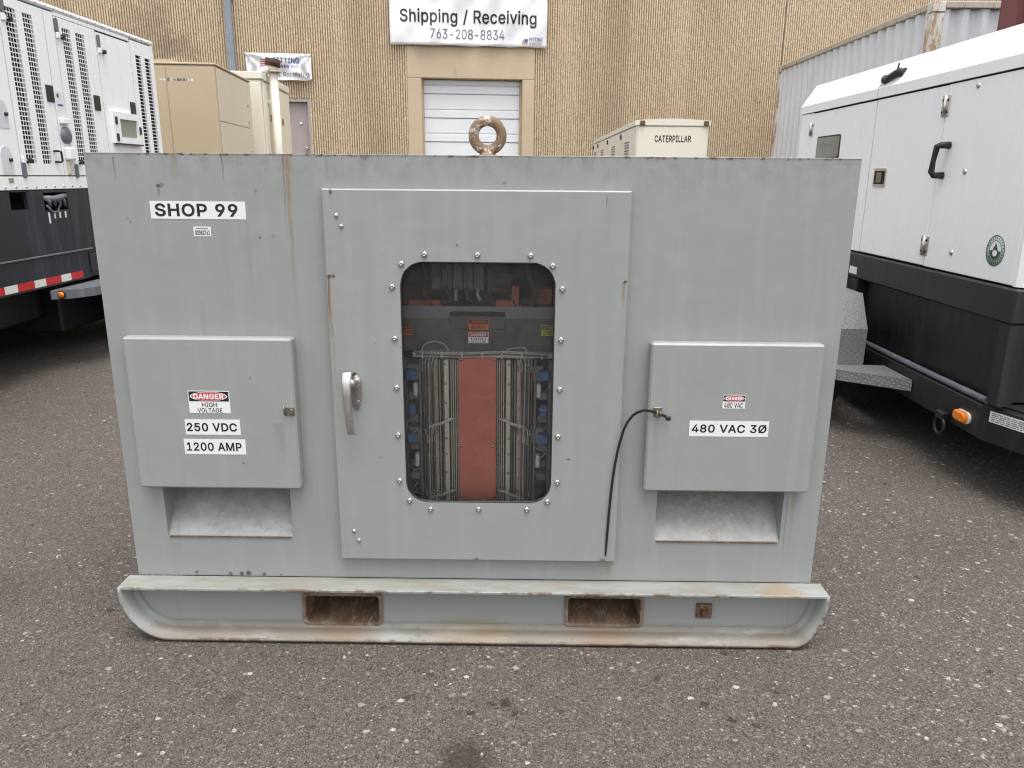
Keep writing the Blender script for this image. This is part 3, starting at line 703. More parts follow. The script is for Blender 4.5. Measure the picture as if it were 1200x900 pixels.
def glyph(ch, bold):
    """letter outline, emboldened and filled by the winding rule"""
    if (ch, bold) in GLYPHS: return GLYPHS[ch, bold]
    lps = []
    for lp in FONT[ch][1].split(';'):
        q = [float(t) for t in lp.split()]
        lps.append([(q[2 * k], q[2 * k + 1]) for k in range(len(q) // 2)])
    area = lambda p: sum(p[i - 1][0] * p[i][1] - p[i][0] * p[i - 1][1] for i in range(len(p)))
    sg = 1 if area(max(lps, key=lambda p: abs(area(p)))) > 0 else -1
    lps = [embolden(p, bold * 500 * sg) for p in lps]
    vs = []; es = []
    for p in lps:
        o_ = len(vs); n = len(p)
        vs += [Vector(q) for q in p]; es += [(o_ + k, o_ + (k + 1) % n) for k in range(n)]
    ov, oe, of = delaunay_2d_cdt(vs, es, [], 0, 1e-4)[:3]
    keep = []
    for f in of:
        cx = sum(ov[k].x for k in f) / len(f); cy = sum(ov[k].y for k in f) / len(f)
        wn_ = 0
        for p in lps:
            for k in range(len(p)):
                (x0, y0), (x1, y1) = p[k - 1], p[k]
                if (y0 <= cy) != (y1 <= cy):
                    if x0 + (cy - y0) / (y1 - y0) * (x1 - x0) > cx: wn_ += 1 if y1 > y0 else -1
        if wn_ != 0: keep.append(tuple(f))
    used = sorted({k for f in keep for k in f}); mp = {k: i for i, k in enumerate(used)}
    GLYPHS[ch, bold] = ([(ov[k].x, ov[k].y) for k in used], [tuple(mp[k] for k in f) for f in keep])
    return GLYPHS[ch, bold]
def text(parent, s, o, right, up, box, mat, bold=0.0, name='lettering', depth=.0003, fn=None, stretch=True):
    """flat printed letters: o = world corner, right/up = unit vectors, box = (x0, x1, y0, y1) in that frame"""
    pen = 0; V = []; F = []
    for ch in s:
        if ch == ' ': pen += SPACE + 20; continue
        adv, loops = FONT[ch]
        gv, gf = glyph(ch, bold)
        o_ = len(V)
        V += [((x + pen) / 500, y / 500, 0) for x, y in gv]
        F += [tuple(k + o_ for k in f) for f in gf]
        pen += adv + bold * 700
    me = bpy.data.meshes.new(name)
    me.from_pydata(V, [], F)
    n = len(me.vertices); a = np.empty(n * 3); me.vertices.foreach_get('co', a); a = a.reshape(-1, 3)
    mn, mx = a.min(0), a.max(0)
    sx = (box[1] - box[0]) / (mx[0] - mn[0]); sy = (box[3] - box[2]) / (mx[1] - mn[1])
    u = box[0] + (a[:, 0] - mn[0]) * sx; v = box[2] + (a[:, 1] - mn[1]) * sy
    o = np.array(o, float); rr = np.array(right, float); uu = np.array(up, float)
    P = o + u[:, None] * rr + v[:, None] * uu
    if fn: P = fn(P)
    me.vertices.foreach_set('co', P.ravel())
    me.name = name
    me.materials.clear(); me.materials.append(mat)
    me.update()
    ob = bpy.data.objects.new(name, me); COL.objects.link(ob)
    if parent: ob.parent = parent
    return ob

def rounded(cx, cz, hw, hh, r, k=8):
    pts = []
    for (sx, sz, a0) in ((1, 1, 0), (-1, 1, 90), (-1, -1, 180), (1, -1, 270)):
        for i in range(k + 1):
            a = R(a0 + 90 * i / k)
            pts.append((cx + sx * (hw - r) + r * math.cos(a), cz + sz * (hh - r) + r * math.sin(a)))
    return pts
def rect_like(pts, cx, cz, x0, x1, z0, z1):
    """points on a rectangle matched one to one with a rounded loop; the corner points land on the corners"""
    out = []; n = len(pts); k = n // 4
    cor = [(x1, z1), (x0, z1), (x0, z0), (x1, z0)]
    for q in range(4):
        c = cor[q]
        for i in range(k):
            f = i / (k - 1)
            p = pts[q * k + i]
            if abs(f - .5) < 1e-6: out.append(c); continue
            first = f < .5
            if q in (0, 2):
                if first: out.append((c[0], p[1] + (c[1] - p[1]) * (f * 2)))
                else: out.append((c[0] + (p[0] - c[0]) * ((f - .5) * 2), c[1]))
            else:
                if first: out.append((p[0] + (c[0] - p[0]) * (f * 2), c[1]))
                else: out.append((c[0], c[1] + (p[1] - c[1]) * ((f - .5) * 2)))
    return out

def holed_panel(mb, x0, x1, z0, z1, holes, y0, y1):
    """sheet between y0 and y1 with rectangular holes (hx0, hx1, hz0, hz1)"""
    xs = sorted({x0, x1, *[h[0] for h in holes], *[h[1] for h in holes]})
    zs = sorted({z0, z1, *[h[2] for h in holes], *[h[3] for h in holes]})
    solid = {}
    for i in range(len(xs) - 1):
        for j in range(len(zs) - 1):
            cx, cz = (xs[i] + xs[i + 1]) / 2, (zs[j] + zs[j + 1]) / 2
            solid[i, j] = not any(h[0] < cx < h[1] and h[2] < cz < h[3] for h in holes)
    for (i, j), ok in solid.items():
        if not ok: continue
        a, b, c, d = xs[i], xs[i + 1], zs[j], zs[j + 1]
        mb.add([(a, y0, c), (b, y0, c), (b, y0, d), (a, y0, d)], [(0, 1, 2, 3)])
        mb.add([(a, y1, c), (b, y1, c), (b, y1, d), (a, y1, d)], [(0, 1, 2, 3)])
        for (di, dj, p, q) in ((-1, 0, (a, c), (a, d)), (1, 0, (b, c), (b, d)), (0, -1, (a, c), (b, c)), (0, 1, (a, d), (b, d))):
            if not solid.get((i + di, j + dj), False):
                mb.add([(p[0], y0, p[1]), (q[0], y0, q[1]), (q[0], y1, q[1]), (p[0], y1, p[1])], [(0, 1, 2, 3)])
    return mb

X_, Y_, Z_ = (1, 0, 0), (0, 1, 0), (0, 0, 1)

# ------------------------------------------------------------------ ground
g = MB().add([(-150, -150, 0), (150, -150, 0), (150, 150, 0), (-150, 150, 0)], [(0, 1, 2, 3)]).build('asphalt_yard', M['asphalt'])
g['kind'] = 'structure'
rng0 = random.Random(11)
mb = MB()
for i in range(2600):
    px_ = rng0.uniform(-4.5, 4.5); py_ = rng0.uniform(-1.4, 4.5) if i % 3 else rng0.uniform(-1.2, .8)
    if -1.3 < px_ < 1.0 and -.02 < py_ < 1.3: continue
    r_ = rng0.uniform(.0015, .0048) if i % 12 else rng0.uniform(.005, .009); a_ = rng0.uniform(0, 6.3)
    h_ = r_ * rng0.uniform(.5, .9); e_ = rng0.uniform(.6, 1.0)
    P_ = [(px_ + r_ * math.cos(a_ + k * math.pi / 2.5) * rng0.uniform(.8, 1.15), py_ + r_ * e_ * math.sin(a_ + k * math.pi / 2.5) * rng0.uniform(.8, 1.15), -.0005) for k in range(5)]
    T_ = [(px_ + (q[0] - px_) * .6, py_ + (q[1] - py_) * .6, h_) for q in P_]
    mb.add(P_ + T_, [(5, 6, 7, 8, 9)] + [(k, (k + 1) % 5, 5 + (k + 1) % 5, 5 + k) for k in range(5)])
GRIT = N('loose_grit', .9)
_v = GRIT.voro(55)
_s = GRIT.t.nodes.new("ShaderNodeSeparateColor"); GRIT.t.links.new(_v['Color'], _s.inputs[0])
GRIT.color(GRIT.mix(_s.outputs[0], (.06, .052, .046), (.42, .38, .33)))
o = mb.build('loose_grit', GRIT.m, kind='stuff')
o['label'] = 'small loose stones and grit scattered over the asphalt yard'; o['category'] = 'grit'

# ------------------------------------------------------------------ warehouse (its local x runs along the wall, local -y faces the yard)
WH = thing('warehouse', 'tan ribbed concrete warehouse wall across the back of the yard', 'building', (0, 15, 0), R(6))
def ribbed(u0, u1, z0, z1, holes, seed):
    rng = np.random.default_rng(seed)
    nr = int(round((u1 - u0) / .05)); pitch = (u1 - u0) / nr
    nz = int(round((z1 - z0) / .065)) + 1
    cu = []; cd = []
    for i in range(nr):
        b = u0 + i * pitch
        cu += [b, b + .014, b + .020, b + .043]; cd += [.030, .030, 0.0, 0.0]
    cu.append(u1); cd.append(.030)
    cu = np.array(cu); cd = np.array(cd); nc = len(cu)
    zz = np.linspace(z0, z1, nz)
    ridge = (cd < .01)
    shallow = np.where(((cu > .78) & (cu < 1.22)) | ((cu > 3.2) & (cu < 3.6)) | ((cu > -3.9) & (cu < -3.6)), .68, 1.0)
    D = np.tile(cd * shallow + (1 - shallow) * .006, (nz, 1))
    jd = rng.random((nz, nc)) ** 2 * .010 * ridge * shallow + rng.normal(0, .002, (nz, nc))
    D = D + jd
    Uj = rng.normal(0, .0018, (nz, nc)) * ridge * shallow
    Uj[:, 0] = 0; Uj[:, -1] = 0
    Z = np.tile(zz[:, None], (1, nc)) + rng.normal(0, .008, (nz, nc)) * ((np.arange(nz) > 0) & (np.arange(nz) < nz - 1))[:, None]
    V = np.stack([np.tile(cu, (nz, 1)) + Uj, D, Z], -1).reshape(-1, 3)
    ii, jj = np.meshgrid(np.arange(nz - 1), np.arange(nc - 1), indexing='ij')
    cx = (cu[jj] + cu[jj + 1]) / 2; cz = (zz[ii] + zz[ii + 1]) / 2
    keep = np.ones_like(cx, bool)
    for h in holes: keep &= ~((cx > h[0]) & (cx < h[1]) & (cz > h[2]) & (cz < h[3]))
    a = (ii * nc + jj)[keep]
    F = np.stack([a, a + 1, a + nc + 1, a + nc], -1)
    me = bpy.data.meshes.new('ribbed_wall_panel')
    me.vertices.add(len(V)); me.vertices.foreach_set('co', V.ravel())
    me.loops.add(F.size); me.loops.foreach_set('vertex_index', F.ravel())
    me.polygons.add(len(F)); me.polygons.foreach_set('loop_start', np.arange(len(F)) * 4)
    me.update(calc_edges=True); me.validate()
    me.materials.append(M['rib'])
    o = bpy.data.objects.new('ribbed_wall_panel', me); COL.objects.link(o); o.parent = WH
    return o
ribbed(-16, -5.93, 0, 7.6, [], 1)
ribbed(-5.91, 5.685, 0, 7.6, [(-2.37, .24, 0, 4.17), (-5.36, -4.46, 1.0, 3.11)], 2)
ribbed(5.71, 18, 0, 7.6, [], 3)
mb = MB().box(-16, -5.36, .075, 12, 0, 7.58).box(-4.46, -2.1, .075, 12, 0, 7.58).box(.02, 18, .075, 12, 0, 7.58)
mb.box(-5.36, -4.46, .075, 12, 3.11, 7.58).box(-2.1, .02, .26, 12, 0, 7.58).box(-5.36, -4.46, .26, 12, 0, 3.11)
each(mb, 'wall_core', M['concrete'], WH)
MB().box(-16.05, 18.05, -.06, 12, 7.6, 7.75, .02).build('roof', M['roof_membrane'], WH)
# flat concrete surround of the dock door
mb = MB().box(-2.41, -2.115, -.012, .07, 0, 3.575, .008).box(.025, .28, -.012, .07, 0, 3.575, .008).box(-2.41, .28, -.012, .07, 3.578, 4.2, .008)
each(mb, 'door_surround', M['concrete'], WH)
mb = MB().box(-2.14, -2.112, .07, .26, .9, 3.57).box(.022, .05, .07, .26, .9, 3.57).box(-2.14, .05, .07, .26, 3.575, 3.62)
each(mb, 'door_reveal', M['concrete'], WH)
dd = MB().box(-2.11, .0, .242, .258, .9, 3.57).build('dock_door', M['door_white'], WH)
each(MB().box(-2.11, -2.07, .15, .241, .9, 3.57, .004).box(-.02, .02, .15, .241, .9, 3.57, .004), 'door_track', M['concrete'], dd)
z = 3.77
while z > 1.0:
    zt = min(z, 3.565); zb = z - .49
    gz = z - .318
    mb = MB()
    if gz < zt - .02:
        mb.box(-2.07, -.02, .200, .24, gz + .012, zt - .006, .006).box(-2.07, -.02, .186, .24, zb + .006, gz - .006, .010)
        mb.box(-2.07, -.02, .225, .24, gz - .006, gz + .012)
    else: mb.box(-2.07, -.02, .2, .24, zb + .006, zt, .006)
    mb.build('door_section', M['door_white'], dd)
    z -= .49
MB().box(-2.8, .9, -.25, -.02, .6, 1.15, .02).build('dock_sill', M['concrete'], WH)
# grey personnel door, left of the dock
pd = MB().box(-5.30, -4.50, .10, .15, 1.02, 3.05, .004).build('personnel_door', M['pdoor'], WH)
each(MB().box(-5.36, -5.305, .0, .2, 1.0, 3.11, .004).box(-4.495, -4.44, .0, .2, 1.0, 3.11, .004).box(-5.305, -4.495, .0, .2, 3.055, 3.11, .004), 'door_frame', M['pdoor'], pd)
MB().lathe([(0, -.07), (.025, -.068), (.034, -.05), (.03, -.03), (.012, -.02), (.012, 0), (.03, 0)], (-4.57, .10, 2.13), 1, 14).build('door_knob', M['worn_nickel'], pd)
MB().lathe([(0, -.012), (.03, -.01), (.035, 0)], (-4.67, .10, 2.62), 1, 14).build('door_viewer', M['worn_nickel'], pd)
MB().box(-5.6, -4.2, -1.2, -.05, .8, 1.0, .02).box(-5.5, -4.3, -1.1, -.1, 0, .8).build('door_landing', M['concrete'], WH)
# downspout
mb = MB().box(-6.01, -5.87, -.13, -.01, .2, 7.55, .012)
for zz in (1.4, 3.2, 5.0, 6.8): mb.box(-6.05, -5.83, -.136, -.004, zz, zz + .05, .004)
mb.build('downspout', M['downspout'], WH)

# banners hang on the wall
def wrinkle(u, zz, k): return .030 * math.sin(3.1 * u + 2.3 * zz + k) * math.sin(2.2 * zz - 1.3 * u + k) + .016 * math.sin(9 * u - 7 * zz + k) + .004 * math.sin(15 * u + 9 * zz)
def banner(name, label, loc, hw, h, sag, k, corners):
    t = thing(name, label, 'banner', loc, R(6), 'banners on the warehouse wall')
    nx, nz = 48, 20
    vs = []; fs = []
    def dep(x, zz):
        d = wrinkle(x, zz, k)
        for (cx, cz) in corners:                            # pulls fan out from the tied corners
            r = math.hypot(x - cx, zz - cz); a = math.atan2(zz - cz, x - cx)
            d += .034 * math.exp(-r / .7) * math.sin(9 * a)
        return d
    for j in range(nz + 1):
        for i in range(nx + 1):
            x = -hw + 2 * hw * i / nx; zz = h * j / nz
            e = sag * (1 - math.cos(2 * math.pi * i / nx * 4)) * .5 if j == 0 else 0
            vs.append((x, dep(x, zz) - .06, zz + e))
    for j in range(nz):
        for i in range(nx):
            a = j * (nx + 1) + i
            fs.append((a, a + 1, a + nx + 2, a + nx + 1))
    o = MB().add(vs, fs, True).build('banner_sheet', M['banner'], t, recalc=False)
    md = o.modifiers.new('thick', 'SOLIDIFY'); md.thickness = .002; md.offset = 1
    fn = lambda P: np.array([(p[0], dep(p[0], p[2]) - .06 + p[1], p[2]) for p in P])
    for i in range(9):
        x = -hw + .04 + (2 * hw - .08) * i / 8
        for zz in (.04, h - .04): MB().cyl((x, dep(x, zz) - .066, zz), (x, dep(x, zz) - .061, zz), .012, 10).build('eyelet', M['worn_nickel'], t)
    return t, fn
def on_wall(u, zz, off): 
    a = R(6); return (u * math.cos(a) + off * math.sin(a), 15 + u * math.sin(a) - off * math.cos(a), zz)
bt, fn = banner('wall_banner', 'large white Shipping / Receiving banner with phone number above the dock door', on_wall(-1.11, 4.195, .03), 1.625, 1.45, .012, .6, ((-1.6, 1.4), (1.6, 1.4), (0, 1.7)))
ux = 1.11
text(bt, 'Shipping / Receiving', (0, -.012, 0), X_, Z_, (-1.415, 1.405, .375, .70), M['ink'], .012, fn=fn)
text(bt, '763-208-8834', (0, -.012, 0), X_, Z_, (-.80, .735, .135, .325), M['grey_ink'], 0, fn=fn)
text(bt, 'FETTING', (0, -.012, 0), X_, Z_, (1.255, 1.535, .125, .195), M['blue_ink'], .01, fn=fn)
text(bt, 'POWER INC.', (0, -.012, 0), X_, Z_, (1.255, 1.535, .060, .105), M['grey_ink'], .0, fn=fn)
def flag(t, x0, x1, z0, z1, fn):
    mb = MB(); n = 5
    for i in range(n):
        a = z0 + (z1 - z0) * i / n; b = a + (z1 - z0) * .55 / n
        mb.add(fn([(x0 + .02 * i * .3, -.012, a), (x1, -.012, a), (x1, -.012, b), (x0 + .02 * i * .3, -.012, b)]), [(0, 1, 2, 3)])
    mb.build('flag_stripes', M['red_ink'], t, recalc=False)
    xm = x0 + (x1 - x0) * .55
    MB().add(fn([(xm, -.015, z0 + (z1 - z0) * .45), (x1, -.015, z0 + (z1 - z0) * .45), (x1, -.015, z1), (xm, -.015, z1)]), [(0, 1, 2, 3)]).build('flag_canton', M['blue_ink'], t, recalc=False)
flag(bt, 1.10, 1.225, .07, .17, fn)
MB().add(fn([(-.255, -.006, .90), (-.235, -.006, .88), (-.10, -.006, 1.28), (-.19, -.006, 1.28)]), [(0, 1, 2, 3)]).build('emblem_point', M['gold'], bt, recalc=False)
st, fn2 = banner('wall_banner', 'small white FETTING POWER INC. banner partly hidden behind the rusty exhaust cap', on_wall(-5.01, 3.465, .03), .655, .51, .0, 2.1, ((-.64, .5), (.64, .5), (-.64, 0), (.64, 0)))
text(st, 'FETTING', (0, -.012, 0), X_, Z_, (-.10, .415, .325, .43), M['blue_ink'], .02, fn=fn2)
text(st, 'POWER INC.', (0, -.012, 0), X_, Z_, (-.10, .415, .235, .295), M['blue_ink'], .012, fn=fn2)
text(st, 'Shipping & Receiving', (0, -.012, 0), X_, Z_, (-.60, .605, .045, .165), M['grey_ink'], .0, fn=fn2)
flag(st, -.39, -.14, .235, .41, fn2)

# ------------------------------------------------------------------ power supply cabinet (stands on its skid; origin under its front face)
PC = thing('power_cabinet', 'grey steel high voltage power supply cabinet on a skid, marked SHOP 99', 'power cabinet', (0, 0, 0))
XL, XR, ZB, ZT, DEP = -1.350, 1.045, .2135, 1.66, 1.2
CH_L = (-1.227, -.786, .369, .60); CH_R = (.483, .919, .371, .60)
WIN = (-.43, .165, .44, 1.41)
mb = MB()
holed_panel(mb, XL, XR, ZB, ZT - .003, [CH_L, CH_R, WIN], 0, .004)
mb.box(XL, XL + .003, .0042, DEP, ZB, ZT - .003).box(XR - .003, XR, .0042, DEP, ZB, ZT - .003)
mb.box(XL + .003, XR - .003, DEP - .003, DEP, ZB, ZT - .003).box(XL + .003, XR - .003, .0042, DEP - .003, ZB, ZB + .003)
mb.build('cabinet_shell', M['paint_body'], PC)
MB().box(XL - .001, XR + .001, -.001, DEP + .001, ZT - .003, ZT, .001).build('roof_plate', M['paint_body'], PC)
for k, (h, mt) in enumerate(((CH_L, M['galv']), (CH_R, M['galv_stain']))):
    a = MB().add([(h[0], .004, h[2]), (h[1], .004, h[2]), (h[1], .21, .63), (h[0], .21, .63), (h[0], .004, h[2] - .002), (h[1], .004, h[2] - .002), (h[1], .213, .63), (h[0], .213, .63)],
             [(0, 1, 2, 3), (4, 5, 6, 7), (0, 1, 5, 4), (2, 3, 7, 6)])
    c_ = a.build('cable_chute', mt, PC)
    each(MB().box(h[0] - .002, h[0], .0045, .22, h[2] - .01, .64).box(h[1], h[1] + .002, .0045, .22, h[2] - .01, .64), 'chute_side', M['paint_cover'], c_)
    mb = MB().box(h[0] + .006, h[1] - .006, -.0045, -.0005, h[2] - .005, h[2] - .0012).build('chute_lip', M['rust'], c_)

# --- central door with its window
DX0, DX1, DZ0, DZ1, DY = -.613, .344, .300, 1.558, -.030
wcx, wcz, whw, whh, wr = -.131, .9285, .2465, .409, .074
inn = rounded(wcx, wcz, whw, whh, wr)
out0 = rect_like(inn, wcx, wcz, DX0, DX1, DZ0, DZ1)
out1 = rect_like(inn, wcx, wcz, DX0 + .004, DX1 - .004, DZ0 + .004, DZ1 - .004)
rings = [[(p[0], -.001, p[1]) for p in out0], [(p[0], DY + .004, p[1]) for p in out0], [(p[0], DY, p[1]) for p in out1], [(p[0], DY, p[1]) for p in inn], [(p[0], -.016, p[1]) for p in inn]]
vs = sum(rings, []); n = len(inn)
fs = [(i * n + k, i * n + (k + 1) % n, (i + 1) * n + (k + 1) % n, (i + 1) * n + k) for i in range(4) for k in range(n)]
door = MB().add(vs, fs).build('cabinet_door', M['paint_door'], PC)
# gasket: a slightly wavy rubber lip
gp = rounded(wcx, wcz, whw - .001, whh - .001, wr, 10)
gpts = []
for i, p in enumerate(gp + [gp[0]]):
    gpts.append((p[0] + .0012 * math.sin(i * 1.7), DY + .004, p[1] + .0015 * math.sin(i * 2.3)))
MB().tube(gpts, .0042, 8, caps=False).build('window_gasket', M['rubber'], door)
pn = rounded(wcx, wcz, whw + .012, whh + .012, wr + .01)
MB().add([(p[0], -.0145, p[1]) for p in pn], [tuple(range(len(pn)))]).build('window_pane', M['glass'], door, recalc=False)
BOLTS = [(-.298, 1.36), (-.132, 1.359), (.035, 1.359), (-.372, 1.33), (.105, 1.327), (-.403, 1.257), (.137, 1.255), (-.4, 1.09), (.136, 1.09), (-.399, .925), (.136, .925),
         (-.399, .761), (.135, .761), (-.399, .597), (.136, .598), (-.367, .525), (.104, .526), (-.296, .494), (-.131, .496), (.034, .496)]
bolt = MB().lathe([(.0098, 0), (.0098, -.0022), (.0085, -.0056), (.0054, -.0074), (.0030, -.0082), (.0030, -.0045), (0, -.0045)], axis=1, n=18).build('bolt', M['chrome'], door, loc=(BOLTS[0][0], DY, BOLTS[0][1]))
for (x, z) in BOLTS[1:]: inst(bolt, (x, DY, z), rot=(0, random.random(), 0))
rv = MB().lathe([(.0075, 0), (.0068, -.003), (.004, -.0048), (0, -.0054)], axis=1, n=14).build('rivet', M['steel'], door, loc=(-.57, DY, 1.477))
for (x, z) in ((-.556, 1.445), (-.563, .407), (-.547, .372)): inst(rv, (x, DY, z))
# handle: oval back plate, pivot and lever
mb = MB()
pl = [(-.5335 + (.0235 - .006 * (1 - (math.sin(t) * .5 + .5))) * math.cos(t), .913 + .064 * math.sin(t)) for t in np.linspace(0, 2 * math.pi, 36, endpoint=False)]
mb.prism(pl, DY - .006, DY, 1)
mb.build('handle_plate', M['chrome'], door)
mb = MB().cyl((-.528, DY, .945), (-.528, DY - .022, .945), .014, 20)
mb.cyl((-.527, DY - .004, .875), (-.527, DY - .009, .875), .007, 12)
mb.build('handle_pivot', M['worn_nickel'], door)
LV = [(-.5535, .987, .044, .0180), (-.5537, .984, .050, .0190), (-.5548, .950, .062, .0180), (-.5540, .90, .064, .0160), (-.5525, .86, .064, .0150), (-.5500, .82, .063, .0142), (-.5475, .785, .061, .0140), (-.5460, .778, .056, .0150), (-.5450, .772, .040, .0165)]
vs = []; fs = []
for (cx, cz, dy, hw) in LV:
    for (ox, oy) in ((-1, .011), (-.97, .005), (-.78, .0012), (-.3, 0), (.3, 0), (.78, .0012), (.97, .005), (1, .011)):
        vs.append((cx + .002 + ox * hw * .86, DY - dy + oy, cz))
for i in range(len(LV) - 1):
    for k in range(8): fs.append((i * 8 + k, i * 8 + (k + 1) % 8, (i + 1) * 8 + (k + 1) % 8, (i + 1) * 8 + k))
mb = MB().add(vs, fs, True).add(vs[:8], [tuple(range(8))]).add(vs[-8:], [tuple(range(8))])
mb.cyl((-.545, DY - .05, .952), (-.530, DY - .018, .945), .012, 14)
o = mb.build('handle_lever', M['worn_nickel'], door)

# --- side covers (shallow steel pans)
def cover(x0, x1, z0, z1):
    mb = MB(); b = .006
    mb.box(x0, x1, -.046, -.0008, z0, z1, b)
    o = mb.build('side_cover', M['paint_cover'], PC)
    return o
cl = cover(-1.281, -.733, .567, 1.088)
cr = cover(.428, .983, .575, 1.086)
# hook latches
def latch(cov, x, z):
    MB().box(x - .004, x + .030, -.049, -.046, z - .018, z + .012, .001).tube([(x + .022, -.047, z), (x + .022, -.062, z)], .007, 10).tube([(x, -.047, z - .016), (x - .001, -.058, z - .006), (x - .002, -.060, z + .006), (x - .002, -.056, z + .017)], .0035, 8).build('hasp', M['brass'], cov)
latch(cl, -.766, .848)
mb = MB().box(.444, .472, -.049, -.046, .842, .872, .001).torus((.455, -.056, .853), .011, .0028, 0, 18, 8).cyl((.466, -.046, .856), (.466, -.066, .856), .005, 10)
mb.build('hasp', M['brass'], cr)

# --- lifting eye on top
ey = MB().torus((0, 0, 0), .0515, .0188, 1, 48, 20, sq=1.15)
ey.lathe([(.0, -.082), (.055, -.082), (.055, -.074), (.030, -.068), (.024, -.050), (.0, -.05)], (0, 0, 0), 2, 24)
ey.build('lifting_eye', M['eye'], PC, loc=(-.122, .5, 1.742))

# --- labels on the cabinet (plates are thin vinyl)
def plate(name, x0, x1, z0, z1, y, mat=None, skew=0, label=None):
    mb = MB().add([(x0, y, z0), (x1, y, z0), (x1 + skew, y, z1), (x0 + skew, y, z1), (x0, y + .0006, z0), (x1, y + .0006, z0), (x1 + skew, y + .0006, z1), (x0 + skew, y + .0006, z1)],
        [(0, 1, 2, 3), (4, 5, 6, 7), (0, 1, 5, 4), (1, 2, 6, 5), (2, 3, 7, 6), (3, 0, 4, 7)])
    return mb.build(name, mat or M['sign_white'], PC, label=label)
def lab(name, s, x0, x1, z0, z1, y, tb, bold, label):
    p = plate(name, x0, x1, z0, z1, y, label=label)
    text(p, s, (0, y - .0006, 0), X_, Z_, tb, M['ink'], bold)
    return p
lab('name_label', 'SHOP 99', -1.161, -.861, 1.4610, 1.5155, -.0009, (-1.147, -.886, 1.4685, 1.5085), .022, 'white label reading SHOP 99')
p = plate('asset_tag', -1.031, -.976, 1.4075, 1.4375, -.0009, label='small white asset tag with a number')
text(p, 'G2052761', (0, -.0015, 0), X_, Z_, (-1.027, -.980, 1.4115, 1.4265), M['ink'], .03)
MB().box(-1.024, -.984, -.0016, -.0013, 1.4310, 1.4335).build('print_line', M['grey_ink'], p)
YC = -.0468
lab('voltage_label', '250 VDC', -1.104, -.921, .760, .8135, YC, (-1.099, -.932, .772, .8015), .022, 'white label reading 250 VDC')
lab('current_label', '1200 AMP', -1.114, -.908, .691, .7445, YC, (-1.106, -.922, .703, .733), .018, 'white label reading 1200 AMP')
lab('voltage_label', '480 VAC 3Ø', .566, .827, .7735, .8275, YC, (.574, .820, .786, .816), .018, 'white label reading 480 VAC 3 phase')
def danger(x0, x1, z0, z1, lines, label, curl=0):
    p = plate('danger_sign', x0, x1, z0, z1, YC, label=label)
    w_, h_ = x1 - x0, z1 - z0
    zs = z0 + h_ * .535
    MB().box(x0 + w_ * .02, x1 - w_ * .02, YC - .0006, YC - .0003, zs, z1 - h_ * .03).build('sign_header', M['ink'], p)
    cx, cz = (x0 + x1) / 2, (zs + z1 - h_ * .03) / 2
    for nm, k, mt, yy in (('sign_oval_rim', 1.0, M['sign_white2'], .0010), ('sign_oval', .93, M['sign_red'], .0014)):
        el = [(cx + w_ * .45 * k * math.cos(2 * math.pi * i / 40), cz + h_ * .205 * k * math.sin(2 * math.pi * i / 40)) for i in range(40)]
        MB().add([(a, YC - yy, b) for a, b in el], [tuple(range(40))]).build(nm, mt, p, recalc=False)
    text(p, 'DANGER', (0, YC - .0018, 0), X_, Z_, (x0 + w_ * .13, x1 - w_ * .13, cz - h_ * .12, cz + h_ * .12), M['sign_white2'], .03)
    nl = len(lines)
    for i, (s, f) in enumerate(lines):
        hh = h_ * .5 / nl
        zt = zs - h_ * .03 - i * hh
        text(p, s, (0, YC - .0010, 0), X_, Z_, (cx - w_ * f, cx + w_ * f, zt - hh * .88, zt - hh * .10), M['ink'], .006)
danger(-1.084, -.948, .8355, .912, (('HIGH', .18), ('VOLTAGE', .30)), 'white, black and red DANGER HIGH VOLTAGE sign')
danger(.669, .742, .8705, .9165, (('480 VAC', .42),), 'small DANGER 480 VAC sign')

# --- skid: channel runner with upturned ends
def runner(y_out, y_web, name):
    prof = [(y_out, 0), (y_out, .0075), (y_web + (y_out - y_web) * .22, .0125), (y_web + (y_out - y_web) * .08, .018), (y_web, .034)]
    path = []
    K = 14
    xa, xb, ra, rb, za = -1.219, .972, .163, .108, .185
    for i in range(K + 1):
        t = math.pi / 2 * (1 - i / K)
        path.append((xa - ra * math.sin(t), za * (1 - math.cos(t)), Vector((math.sin(t) / ra, 0, math.cos(t) / za)).normalized()))
    for i in range(K + 1):
        t = math.pi / 2 * (i / K)
        path.append((xb + rb * math.sin(t), za * (1 - math.cos(t)), Vector((-math.sin(t) / rb, 0, math.cos(t) / za)).normalized()))
    path = [(path[0][0], .2045, Vector((1, 0, 0)))] + path + [(path[-1][0], .2045, Vector((-1, 0, 0)))]
    path[1] = (path[1][0], path[1][1], Vector((1, 0, 0))); path[-2] = (path[-2][0], path[-2][1], Vector((-1, 0, 0)))
    vs = []; m = len(prof)
    # inward normals: the curved ends are written with x pointing to the middle
    for (x, z, nn) in path:
        for (y, d) in prof: vs.append((x + nn.x * d, y, z + nn.z * d))
    fs = [(i * m + k, i * m + k + 1, (i + 1) * m + k + 1, (i + 1) * m + k) for i in range(len(path) - 1) for k in range(m - 1)]
    return MB().add(vs, fs, True), path
SK = MB().box(-1.2, 1.0, .03, DEP - .03, .175, .195).build('skid', M['skid'], PC)
mbr, path = runner(-.090, -.015, 'r')
o = mbr.build('runner_flange', M['skid'], SK)
o.location.z = .008
md = o.modifiers.new('thick', 'SOLIDIFY'); md.thickness = .006; md.offset = 0
